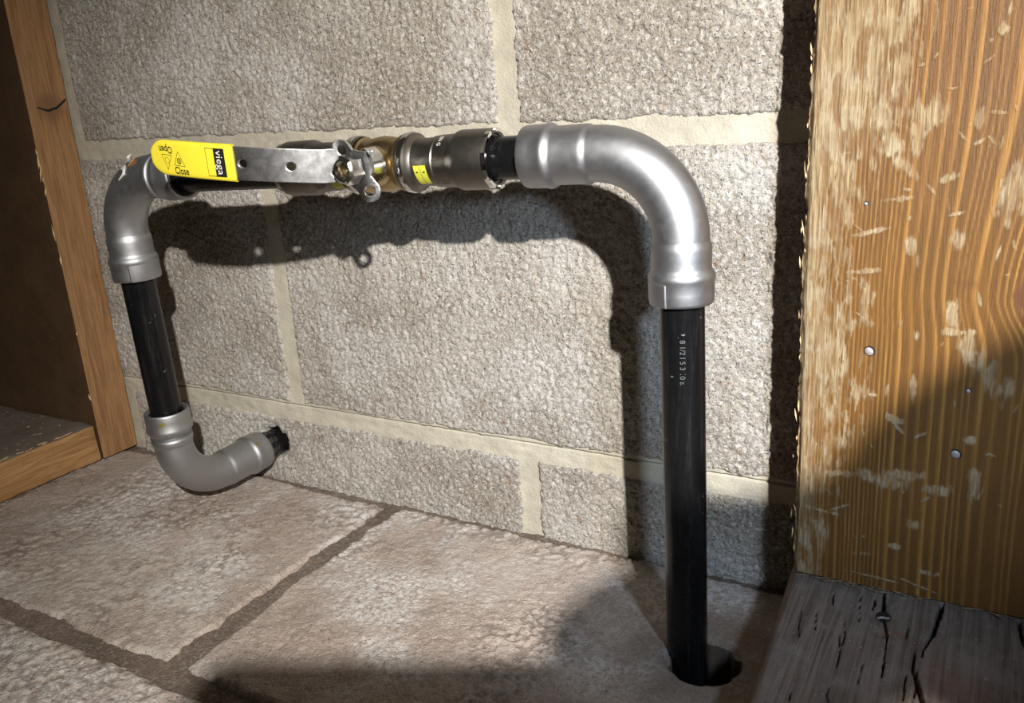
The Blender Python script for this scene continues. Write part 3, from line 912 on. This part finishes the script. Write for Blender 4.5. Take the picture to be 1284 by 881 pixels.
# sticker remnant on the top left elbow
sp = C - dBC * 0.030 + Vector((0, -0.006, 0.0128))
W = [sp + Vector((-0.006, -0.005, -0.0040)), sp + Vector((-0.0010, -0.003, 0.0008)), sp + Vector((0.0040, 0.002, 0.0020)), sp + Vector((-0.0015, 0.003, 0.0034)), sp + Vector((-0.0060, -0.0005, 0.0010))]
def strip(name, pts, m, parent, thick=0.0002):
    n = len(pts)
    nn = (pts[1] - pts[0]).cross(pts[2] - pts[0]).normalized() * thick
    V = pts + [p + nn for p in pts]
    F = [tuple(range(n))[::-1], tuple(range(n, 2 * n))] + [(k, (k + 1) % n, n + (k + 1) % n, n + k) for k in range(n)]
    return obj(name, V, F, m, parent, smooth=False)
def on_arc(al, ph, r=0.01345):
    """point on the outer bend of the top left elbow"""
    d0 = (D - C).normalized(); d1 = (B - C).normalized(); Ra = 0.036
    o_ = C + (d0 + d1) * Ra
    p = o_ - d1 * Ra * math.cos(al) - d0 * Ra * math.sin(al)
    out = (p - o_).normalized()
    return p + (out * math.cos(ph) + Vector((0, -1, 0)) * math.sin(ph)) * r
def curl(name, al0, al1, ph0, ph1, lift, m, taper=0.3):
    V, F = [], []
    for i in range(6):
        t = i / 5
        for j in range(2):
            w = (ph1 - ph0) * (1 - (1 - taper) * t)
            V.append(on_arc(al0 + (al1 - al0) * t, ph0 + (w if j else 0) + 0.25 * t, 0.01345 + lift * t * t))
    for i in range(5): F.append((2 * i, 2 * i + 1, 2 * i + 3, 2 * i + 2))
    o = obj(name, V, F, m, e2)
    s = o.modifiers.new('thick', 'SOLIDIFY'); s.thickness = 0.00025
    return o
curl('sticker', 1.10, 1.30, 0.55, 1.35, 0.0004, M_WHITEP, 0.6)
curl('sticker', 1.22, 1.34, 0.05, 0.40, 0.0030, M_WHITEP, 0.7)
curl('sticker', 1.34, 1.44, 0.25, 0.90, 0.0008, M_ORANGE, 0.4)

# ------------------------------------------------------------------ text helper
def text(name, body, m, parent, origin, ux, uy, size, bend=None, xs=1.0, wt=0.0):
    """flat print: origin = centre, ux = reading direction, uy = up of letters"""
    cu = bpy.data.curves.new(name, 'FONT')
    cu.body = body
    cu.size = size
    cu.align_x = 'CENTER'
    cu.align_y = 'CENTER'
    cu.extrude = 0.0
    cu.offset = wt
    cu.resolution_u = 3
    to = bpy.data.objects.new(name, cu)
    COL.objects.link(to)
    bpy.context.view_layer.update()
    me = bpy.data.meshes.new_from_object(to.evaluated_get(bpy.context.evaluated_depsgraph_get()))
    bpy.data.objects.remove(to)
    un = ux.cross(uy)
    off = wloc(parent)
    for v in me.vertices:
        p = (v.co.x * xs, v.co.y)
        q = bend(p) if bend else origin + ux * p[0] + uy * p[1]
        v.co = q - off
    me.materials.clear()
    me.materials.append(m)
    o = bpy.data.objects.new(name, me)
    COL.objects.link(o)
    o.parent = parent
    return o

# ------------------------------------------------------------------ ball valve
T = (B - C).normalized()
VC = onpipe(XC)
NY = Vector((0, -1, 0)); NY = (NY - T * NY.dot(T)).normalized()
NZ = NY.cross(T).normalized()
if NZ.z < 0: NZ = -NZ
valve = empty('ball_valve', VC, 'brass ball valve with grey press ends and a yellow sleeved lever', 'valve')
def lathe(name, prof_, m, parent, c=VC, d=T, n=64, cap=False):
    w = NY if abs(d.dot(NY)) < 0.9 else T
    w = (w - d * w.dot(d)).normalized()
    u_ = d.cross(w)
    vs = []
    for s, r in prof_: vs += ring_pts(c + d * s, w, u_, r, n)
    fs = []
    for i in range(len(prof_) - 1):
        for k in range(n):
            k2 = (k + 1) % n
            fs.append((i * n + k, i * n + k2, (i + 1) * n + k2, (i + 1) * n + k))
    if cap:
        fs.append(tuple(range(n))[::-1]); fs.append(tuple((len(prof_) - 1) * n + k for k in range(n)))
    return sharp(obj(name, vs, fs, m, parent), 32)
body = lathe('brass_body', [(-0.0140, 0.0105), (-0.0138, 0.0142), (-0.0120, 0.0146), (-0.0112, 0.0134), (-0.0085, 0.0128), (-0.006, 0.0138), (0.0, 0.0146), (0.006, 0.0138), (0.0085, 0.0128), (0.0112, 0.0136), (0.0122, 0.0146), (0.0138, 0.0144), (0.0140, 0.0105)], M_BRASS, valve)
lathe('stem_boss', [(0.008, 0.0105), (0.0165, 0.0102), (0.0180, 0.0092), (0.0182, 0.0070), (0.024, 0.0068), (0.024, 0.0)], M_BRASS, body, d=NY)
for sgn in (1, -1):
    d = T * sgn
    pr = [(0.0138, 0.0148), (0.0140, 0.0152), (0.0152, 0.0154), (0.0154, 0.0146), (0.0172, 0.0150), (0.0188, 0.0154), (0.0200, 0.0150), (0.0206, 0.0136), (0.0220, 0.0124), (0.0240, 0.0122),
          (0.0310, 0.0123), (0.0320, 0.0128), (0.0345, 0.0131), (0.0352, 0.0127), (0.0362, 0.0132), (0.0430, 0.0134), (0.0445, 0.0136), (0.0462, 0.0147), (0.0480, 0.0151), (0.0640, 0.0150), (0.0655, 0.0147), (0.0660, 0.0138), (0.0655, 0.0126), (0.060, 0.0122)]
    cp = lathe('press_coupling', pr, M_DARKSTEEL, valve, d=d)
    ring = lathe('polished_ring', [(0.0152, 0.0147), (0.0156, 0.01545), (0.0176, 0.0157), (0.0190, 0.0152), (0.0200, 0.0140)], M_CHROME, cp, d=d)
    lathe('seal_ring', [(0.0600, 0.0108), (0.0640, 0.0112), (0.0645, 0.0130), (0.0600, 0.0133)], M_RUBBER, cp, d=d)
    # castellated retaining ring at the mouth
    segs = []
    for k in range(7):
        a0 = 2 * math.pi * k / 7 + (0.62 if sgn > 0 else 0)
        a1 = a0 + (0.34 if k % 2 else 0.55)
        u_ = d.cross(NY)
        V, F = [], []
        N = 8
        for i in range(N + 1):
            a = a0 + (a1 - a0) * i / N
            rd = NY * math.cos(a) + u_ * math.sin(a)
            for (s, r) in ((0.0642, 0.0131), (0.0642, 0.01500), (0.0668, 0.01490), (0.0668, 0.0132)):
                V.append(VC + d * s + rd * r)
        for i in range(N):
            for j in range(4):
                j2 = (j + 1) % 4
                F.append((i * 4 + j, i * 4 + j2, (i + 1) * 4 + j2, (i + 1) * 4 + j))
        F += [(0, 1, 2, 3), (4 * N + 3, 4 * N + 2, 4 * N + 1, 4 * N)]
        segs.append((V, F))
    sharp(obj('retaining_ring', *join(*segs), M_CHROME, cp, smooth=True), 30)
    # yellow mark and etched print wrapped round the neck
    def wrap(s0, s1, a0, a1, r, m, name='print', skew=0.0):
        V, F = [], []
        u_ = NZ
        N = 12
        for i in range(N + 1):
            t = i / N
            a = a0 + (a1 - a0) * t
            rd = NY * math.cos(a) + u_ * math.sin(a)
            for s in (s0, s1): V.append(VC + d * (s + skew * t) + rd * r)
        for i in range(N): F.append((2 * i, 2 * i + 1, 2 * i + 3, 2 * i + 2))
        return obj(name, V, F, m, cp)
    if sgn > 0:
        wrap(0.0238, 0.0312, -0.05, -0.98, 0.01250, M_LABELY, 'yellow_label', 0.0008)
        wrap(0.0275, 0.0277, -0.08, -0.92, 0.01256, M_INK, 'label_fold', 0.0008)
        for a, s, w in ((-0.30, 0.0250, 0.0012), (-0.30, 0.0290, 0.0014)): wrap(s, s + w, a, a - 0.06, 0.01258, M_INK)
    else:
        wrap(0.0238, 0.0312, -0.35, -1.20, 0.01250, M_LABELY, 'yellow_label', 0.0008)
    def cyl_print(body_, s, a, size, m, rr=0.01355, turn=True):
        u_ = NZ
        def bend(p):
            # letters read down round the neck
            if turn: s_, arc = s + p[1], a - p[0] / rr
            else: s_, arc = s + p[0], a + p[1] / rr
            ss = s_ if sgn > 0 else (2 * s - s_)
            rd = NY * math.cos(arc) + u_ * math.sin(arc)
            return VC + d * ss + rd * rr
        return text('print', body_, m, cp, VC, T, NZ, size, bend)
    cyl_print('1/2', 0.0400, -0.72, 0.0052, M_DIM)
    cyl_print('CSA', 0.0362, -0.62, 0.0034, M_DIM)
    cyl_print('== 7 ==', 0.0392, 0.12, 0.0022, M_DIM, turn=False)
    cyl_print('= = =', 0.0395, -0.10, 0.0022, M_DIM, turn=False)
    if sgn > 0:
        cyl_print('EN G', 0.0388, 0.92, 0.0030, M_WHITEP)

# lever ------------------------------------------------------------
HUB = Vector((0.1790, -0.1135, 0.2562))
ctrl = [(-0.014, -0.0052), (-0.006, -0.0006), (0.0, 0.0), (0.006, 0.0010), (0.012, 0.0048), (0.027, 0.0165), (0.040, 0.0245), (0.052, 0.0298), (0.062, 0.0328), (0.080, 0.0365), (0.104, 0.0392), (0.109, 0.0398)]
ctrl = [(a, b) for a, b in ctrl]
def cpt(i):
    i = max(0, min(len(ctrl) - 1, i)); return Vector((ctrl[i][0], ctrl[i][1], 0))
dense = []
for i in range(len(ctrl) - 1):
    p0, p1, p2, p3 = cpt(i - 1), cpt(i), cpt(i + 1), cpt(i + 2)
    for k in range(12):
        t = k / 12
        dense.append(0.5 * ((2 * p1) + (p2 - p0) * t + (2 * p0 - 5 * p1 + 4 * p2 - p3) * t * t + (-p0 + 3 * p1 - 3 * p2 + p3) * t ** 3))
dense.append(cpt(len(ctrl) - 1))
hub_i = min(range(len(dense)), key=lambda i: abs(dense[i].x) + abs(dense[i].y))
arc = [0.0]
for i in range(1, len(dense)): arc.append(arc[-1] + (dense[i] - dense[i - 1]).length)
arc = [a - arc[hub_i] for a in arc]
def lever_pt(s, w, t):
    """s along lever to the left from the hub, w up, t outward"""
    s_ = max(arc[0], min(arc[-1] - 1e-6, s))
    i = 0
    while i < len(arc) - 2 and arc[i + 1] < s_: i += 1
    f = (s_ - arc[i]) / (arc[i + 1] - arc[i])
    p = dense[i].lerp(dense[i + 1], f)
    def tan_at(i): return (dense[min(i + 1, len(dense) - 1)] - dense[max(i - 1, 0)]).normalized()
    tg = tan_at(i).lerp(tan_at(i + 1), f).normalized()
    tilt = 0.0022 * max(0, min(1, s / 0.012)) + 0.105 * max(0, s - 0.018)      # the lever climbs a little to the left
    tw = Vector((-tg.x, -tg.y, 0)); nn = Vector((-tg.y, -tg.x, 0)); nn = Vector((tg.y, -tg.x, 0))
    nn = Vector((-tg.y * 1.0, -tg.x, 0)) if False else Vector((-tg.y, -tg.x, 0))
    # tangent in world = (-tg.x, -tg.y); outward normal = rotate
    return HUB + Vector((-p.x, -p.y, 0)) + Vector((0, 0, 1)) * (w + tilt) + Vector((tg.y, -tg.x, 0)) * t

def plate2d(name, outer, holes, thick, m, parent, bev=0.0003, mapf=None):
    cu = bpy.data.curves.new(name, 'CURVE')
    cu.dimensions = '2D'
    cu.fill_mode = 'BOTH'
    for poly in [outer] + holes:
        sp_ = cu.splines.new('POLY')
        sp_.points.add(len(poly) - 1)
        for i, p in enumerate(poly): sp_.points[i].co = (p[0], p[1], 0, 1)
        sp_.use_cyclic_u = True
    cu.extrude = thick / 2 - bev
    cu.bevel_depth = bev
    cu.bevel_resolution = 1
    to = bpy.data.objects.new(name, cu)
    COL.objects.link(to)
    bpy.context.view_layer.update()
    me = bpy.data.meshes.new_from_object(to.evaluated_get(bpy.context.evaluated_depsgraph_get()))
    bpy.data.objects.remove(to)
    bm = bmesh.new(); bm.from_mesh(me)
    x0 = min(v.co.x for v in bm.verts); x1 = max(v.co.x for v in bm.verts)
    n = int((x1 - x0) / 0.0012)
    for k in range(1, n):
        bmesh.ops.bisect_plane(bm, geom=bm.verts[:] + bm.edges[:] + bm.faces[:], plane_co=Vector((x0 + (x1 - x0) * k / n, 0, 0)), plane_no=Vector((1, 0, 0)))
    bmesh.ops.remove_doubles(bm, verts=bm.verts, dist=1e-6)
    off = wloc(parent)
    for v in bm.verts: v.co = mapf(v.co.x, v.co.y, v.co.z) - off
    bmesh.ops.recalc_face_normals(bm, faces=bm.faces)
    for f in bm.faces: f.smooth = True
    for e in bm.edges:
        if len(e.link_faces) == 2 and e.calc_face_angle(0) > R_(30): e.smooth = False
    bm.to_mesh(me); bm.free()
    me.materials.clear(); me.materials.append(m)
    o = bpy.data.objects.new(name, me); COL.objects.link(o); o.parent = parent
    return o

def circ(cx, cy, r, n=28): return [(cx + r * math.cos(2 * math.pi * k / n), cy + r * math.sin(2 * math.pi * k / n)) for k in range(n)]
# outline of lever with its ears: union built by polar sampling round the hub, then the arm
def inside(x, y):
    if math.hypot(x, y) < 0.0092: return True
    for (ex, ey, er) in ((0.0062, 0.0084, 0.0050), (-0.0070, -0.0110, 0.0053)):
        if math.hypot(x - ex, y - ey) < er: return True
        # web between hub and ear
        L = math.hypot(ex, ey); t = (x * ex + y * ey) / (L * L)
        if 0 < t < 1 and abs(x * ey - y * ex) / L < er * 0.98: return True
    if -0.0105 < x < 0 and 0.0005 < y < 0.0085: return True
    if 0 < x < 0.020 and abs(y) < 0.0081: return True
    return False
outer = []
for k in range(220):
    a = -math.pi + 2 * math.pi * k / 220
    r = 0.024
    while r > 0 and not inside(r * math.cos(a), r * math.sin(a)): r -= 0.0002
    x, y = r * math.cos(a), r * math.sin(a)
    if x > 0.0165: continue
    outer.append((x, y))
lo = [p for p in outer if math.atan2(p[1], p[0]) < 0]
hi = [p for p in outer if math.atan2(p[1], p[0]) >= 0]
arm = [(x, -0.0080) for x in np.linspace(0.019, 0.100, 50)] + [(x, 0.0080) for x in np.linspace(0.100, 0.019, 50)]
outline = lo + arm + hi
lever = plate2d('lever', outline, [circ(0.0062, 0.0082, 0.0027), circ(0.0103, -0.0035, 0.0026), circ(-0.0070, -0.0110, 0.0028), circ(0.0325, -0.0004, 0.0024), circ(0.0562, 0.0, 0.0024)], 0.0022, M_HANDLE, valve, mapf=lever_pt)
# stop tab folded back towards the body
st = [lever_pt(-0.0065, 0.0085, 0.001), lever_pt(-0.0115, 0.0070, 0.001), lever_pt(-0.0130, 0.0010, 0.0005)]
V, F = [], []
N = 9
for k in range(N + 1):
    a = 0.15 + 1.25 * k / N
    c0 = lever_pt(0, 0, 0)
    q = c0 + Vector((math.cos(1.15 - a) * 0.0100, 0, math.sin(1.15 - a) * 0.0100))
    for (dr, dy) in ((0, 0.0002), (0.0018, 0.0002), (0.0018, 0.0095), (0, 0.0095)):
        rd = Vector((math.cos(1.15 - a), 0, math.sin(1.15 - a)))
        V.append(q + rd * dr + Vector((0, dy, 0)))
for k in range(N):
    for j in range(4):
        j2 = (j + 1) % 4
        F.append((4 * k + j, 4 * k + j2, 4 * k + 4 + j2, 4 * k + 4 + j))
F += [(0, 1, 2, 3), (4 * N + 3, 4 * N + 2, 4 * N + 1, 4 * N)]
sharp(obj('stop_tab', V, F, M_CHROME, lever), 30)
# hex nut with threaded stem inside
hd = Vector((-0.10, -1, 0.02)).normalized()
hu = Vector((0, 0, 1)); hu = (hu - hd * hu.dot(hd)).normalized(); hv = hd.cross(hu)
def hexring(r, h, n=6, rot=0.2): return [HUB + hd * h + hu * r * math.cos(2 * math.pi * k / n + rot) + hv * r * math.sin(2 * math.pi * k / n + rot) for k in range(n)]
bm = bmesh.new()
rings = [[bm.verts.new(p) for p in hexring(r, h, 24)] for r, h in ((0.0001, 0.0035), (0.0034, 0.0035), (0.0036, 0.0090), (0.0046, 0.0098))]
for a, b in zip(rings[:-1], rings[1:]):
    for k in range(24): bm.faces.new((a[k], a[(k + 1) % 24], b[(k + 1) % 24], b[k]))
def hx(r, h):
    out = []
    for k in range(24):
        a = 2 * math.pi * k / 24
        f = math.cos(math.pi / 6) / math.cos(((a) % (math.pi / 3)) - math.pi / 6)
        rr = r * f
        out.append(bm.verts.new(HUB + hd * h + hu * rr * math.cos(a + 0.2) + hv * rr * math.sin(a + 0.2)))
    return out
h1 = [bm.verts.new(p) for p in hexring(0.0056, 0.0098, 24)]
h2, h3 = hx(0.0075, 0.0086), hx(0.0077, 0.0010)
for a, b in ((rings[-1], h1), (h1, h2), (h2, h3)):
    for k in range(24): bm.faces.new((a[k], a[(k + 1) % 24], b[(k + 1) % 24], b[k]))
bm.verts.index_update()
V = [v.co.copy() for v in bm.verts]; F = [tuple(v.index for v in f.verts) for f in bm.faces]; bm.free()
sharp(obj('hex_nut', V, F, M_CHROME, lever), 25)
tr = []
stem = obj('threaded_stem', *sweep([HUB + hd * (0.0004 * k - 0.004) for k in range(26)], [0.0033 if k % 2 else 0.0029 for k in range(26)], 24), M_BRASS, lever)
# yellow sleeve: rounded slab following the lever
def gw(s):
    t = (s - 0.0600) / 0.052
    base = 0.0093 - 0.0004 * t
    r = 0.0090
    e = 0.1098 - s
    if e < r: base *= math.sqrt(max(0, 1 - ((r - e) / r) ** 2)) if e > 0 else 0
    return max(base, 0.0003)
V, F = [], []
ss = list(np.linspace(0.0605, 0.1005, 22)) + list(0.1098 - 0.0090 * (1 - np.sin(np.linspace(0.05, math.pi / 2, 12))) )
NR = 28
for s in ss:
    w = gw(s)
    th = 0.0023 * min(1, 0.35 + w / 0.006)
    for k in range(NR):
        a = 2 * math.pi * k / NR
        ca, sa = math.cos(a), math.sin(a)
        # superellipse
        V.append(lever_pt(s, w * math.copysign(abs(ca) ** 0.28, ca), th * math.copysign(abs(sa) ** 0.6, sa)))
for i in range(len(ss) - 1):
    for k in range(NR):
        k2 = (k + 1) % NR
        F.append((i * NR + k, i * NR + k2, (i + 1) * NR + k2, (i + 1) * NR + k))
F += [tuple(range(NR))[::-1], tuple((len(ss) - 1) * NR + k for k in range(NR))]
grip = sharp(obj('grip_sleeve', V, F, M_YELLOW, lever), 50)
def gp(x, y, t=0.00245):
    """x mm from sleeve mouth along it, y mm up"""
    return lever_pt(0.0600 + x / 1000, y / 1000, t)
def poly_line(name, pts, w, m, closed=True, t=0.00245):
    V, F = [], []
    n = len(pts)
    for i in range(n if closed else n - 1):
        a = Vector(pts[i] + (0,)) if False else Vector((pts[i][0], pts[i][1], 0)); b = Vector((pts[(i + 1) % n][0], pts[(i + 1) % n][1], 0))
        d_ = (b - a).normalized(); nn = Vector((-d_.y, d_.x, 0)) * w / 2
        k = len(V)
        for q in (a + nn - d_ * w / 2, a - nn - d_ * w / 2, b - nn + d_ * w / 2, b + nn + d_ * w / 2): V.append(gp(q.x, q.y, t))
        F.append((k, k + 1, k + 2, k + 3))
    return obj(name, V, F, m, lever, smooth=False)
DY = -1.4
poly_line('print', [(41.6, 3.2 + DY), (35.3, 3.0 + DY), (38.9, -4.4 + DY)], 0.22, M_INK)
poly_line('print', [(38.5 + 1.25 * math.cos(a), 0.4 + DY + 1.45 * math.sin(a)) for a in np.linspace(0, 2 * math.pi, 17)[:-1]], 0.16, M_INK)
poly_line('print', [(31.0, 5.2 + DY), (34.3, -1.6 + DY), (27.8, -2.0 + DY)], 0.22, M_INK)
poly_line('print', [(31.0 + 1.15 * math.cos(a), 0.5 + DY + 1.35 * math.sin(a)) for a in np.linspace(0, 2 * math.pi, 13)[:-1]], 0.35, M_INK)
poly_line('print', [(30.4, 1.2 + DY), (31.6, -0.4 + DY)], 0.3, M_INK, False)
poly_line('print', [(31.6, 1.2 + DY), (30.4, -0.4 + DY)], 0.3, M_INK, False)
poly_line('print', [(10.0, 6.7), (14.6, 6.7), (14.4, -6.9), (10.0, -6.9)], 0.24, M_INK)
V = [gp(10.0, 6.9), gp(4.4, 6.9), gp(4.4, -7.1), gp(10.0, -7.1)]
obj('print', V, [(0, 3, 2, 1)], M_INK, lever, smooth=False)
def gtext(body_, x, y, size, rot, m, t=0.0025, xs=1.0, wt=0.00007):
    # reading direction: image right = decreasing x
    ca, sa = math.cos(rot), math.sin(rot)
    def bend(p):
        a = p[0] * ca - p[1] * sa
        b = p[0] * sa + p[1] * ca
        return gp(x - a * 1000, y + b * 1000, t)
    return text('print', body_, m, lever, HUB, Vector((1, 0, 0)), Vector((0, 0, 1)), size, bend, xs, wt)
gtext('Open', 38.6, 5.8 + DY, 0.0050, math.pi, M_INK, xs=0.74)
gtext('Close', 30.2, -4.4 + DY, 0.0050, 0.0, M_INK, xs=0.74)
gtext('viega', 7.2, -0.1, 0.0050, -math.pi / 2, M_WHITEP, 0.0027, xs=1.22, wt=-0.00002)

# pale stencil down the right pipe
def pipe_print(body_, z, ang, size):
    p = B.lerp(A, (B.z - z) / (B.z - A.z))
    def bend(q):
        a = ang + q[1] / PR
        return p + Vector((math.sin(a), -math.cos(a), 0)) * (PR + 0.00008) + Vector((0, 0, 1)) * -q[0]
    return text('print', body_, M_GREYP, run, p, Vector((1, 0, 0)), Vector((0, 0, 1)), size, bend)
pipe_print('8 1/2 I 5 3 10 8', 0.162, 0.30, 0.0036)

# ------------------------------------------------------------------ photographer's phone and hand (their shadow lies over floor and board)
def cpos(r, d, f): return CAM_P + cr * r + cd * d + fwd * f
phone = empty('smartphone', cpos(0.04, 0.04, -0.008), 'dark smartphone held sideways in the hand beside the lamp', 'phone')
rot3 = Matrix((cr, -cd, -fwd)).transposed().to_3x3()
def rrect(w, h, r, n=8):
    out = []
    for cx, cy, a0 in ((w / 2 - r, h / 2 - r, 0), (-w / 2 + r, h / 2 - r, 90), (-w / 2 + r, -h / 2 + r, 180), (w / 2 - r, -h / 2 + r, 270)):
        for k in range(n + 1):
            a = R_(a0 + 90 * k / n); out.append((cx + r * math.cos(a), cy + r * math.sin(a)))
    return out
def slab3(name, w, h, r, f0, f1, m, parent, cx=0.0365, cy=0.0385):
    pts = rrect(w, h, r); n = len(pts)
    V = []
    for f_, sc_ in ((f0, 0.985), (f0 + 0.001 * (1 if f1 > f0 else -1), 1.0), (f1 - 0.001 * (1 if f1 > f0 else -1), 1.0), (f1, 0.985)):
        V += [cpos(cx + x * sc_, cy + y * sc_, f_) for x, y in pts]
    F = []
    for i in range(3):
        for k in range(n): F.append((i * n + k, i * n + (k + 1) % n, (i + 1) * n + (k + 1) % n, (i + 1) * n + k))
    F += [tuple(range(n))[::-1], tuple(3 * n + k for k in range(n))]
    return sharp(obj(name, V, F, m, parent), 40)
slab3('phone_body', 0.1465, 0.0715, 0.012, -0.004, -0.0118, M_PHONE, phone)
slab3('screen', 0.1420, 0.0670, 0.010, -0.0116, -0.0121, M_GLASS, phone)

def skin_body(name, verts, edges, radii, m, parent, root=0, sub=2):
    off = wloc(parent)
    me = bpy.data.meshes.new(name)
    me.from_pydata([tuple(v - off) for v in verts], edges, [])
    o = bpy.data.objects.new(name, me)
    COL.objects.link(o)
    o.parent = parent
    md = o.modifiers.new('skin', 'SKIN')
    md.use_smooth_shade = True
    for i, r in enumerate(radii):
        me.skin_vertices[0].data[i].radius = (r, r) if not isinstance(r, tuple) else r
        me.skin_vertices[0].data[i].use_root = (i == root)
    s = o.modifiers.new('sub', 'SUBSURF'); s.levels = sub; s.render_levels = sub
    me.materials.append(m)
    return o
person = empty('person', cpos(0.26, -0.02, -0.05), 'forearm in a dark sleeve with the hand gripping the right end of the phone', 'person')
def shp(r0, d0, f_):
    """point at depth f_ whose lamp shadow passes (r0, d0) of the lens plane"""
    lr, ld, lf = 0.1173, -0.1830, -0.5378
    k = (f_ - lf) / (-lf)
    return cpos(lr + (r0 - lr) * k, ld + (d0 - ld) * k, f_)
hand_v = [shp(0.146, -0.018, -0.034), shp(0.126, -0.012, -0.032), shp(0.106, 0.000, -0.030)]
hand_e = [(0, 1), (1, 2)]
hand_r = [0.030, 0.031, 0.030]
fing = [((0.100, -0.018), (0.088, -0.012), (0.076, -0.003), (0.066, 0.006)), ((0.100, 0.000), (0.090, 0.002), (0.077, 0.010), (0.066, 0.018)),
        ((0.104, 0.018), (0.094, 0.020), (0.080, 0.028), (0.070, 0.034)), ((0.110, 0.034), (0.102, 0.038), (0.088, 0.044), (0.080, 0.048))]
for fi, ch in enumerate(fing):
    prev = 2
    for j, (a, b) in enumerate(ch):
        hand_v.append(shp(a, b, -0.026))
        hand_r.append((0.0105, 0.0098, 0.0092, 0.0080)[j] * (0.88 if fi == 3 else 1))
        hand_e.append((prev, len(hand_v) - 1)); prev = len(hand_v) - 1
prev = 1
for j, (a, b, r_) in enumerate(((0.132, 0.018, 0.013), (0.118, 0.034, 0.011), (0.100, 0.050, 0.009))):
    hand_v.append(shp(a, b, -0.030)); hand_r.append(r_); hand_e.append((prev, len(hand_v) - 1)); prev = len(hand_v) - 1
hand_v.append(shp(0.170, -0.022, -0.060)); hand_r.append(0.030); hand_e.append((0, len(hand_v) - 1))
skin_body('hand', hand_v, hand_e, hand_r, M_SKIN, person)
sl = [shp(0.155, -0.010, -0.060), shp(0.190, -0.026, -0.085), shp(0.222, -0.026, -0.110), shp(0.30, -0.040, -0.15), shp(0.42, -0.060, -0.20)]
skin_body('sleeve', sl, [(0, 1), (1, 2), (2, 3), (3, 4)], [0.043, 0.052, 0.056, 0.064, 0.070], M_SLEEVE, person)
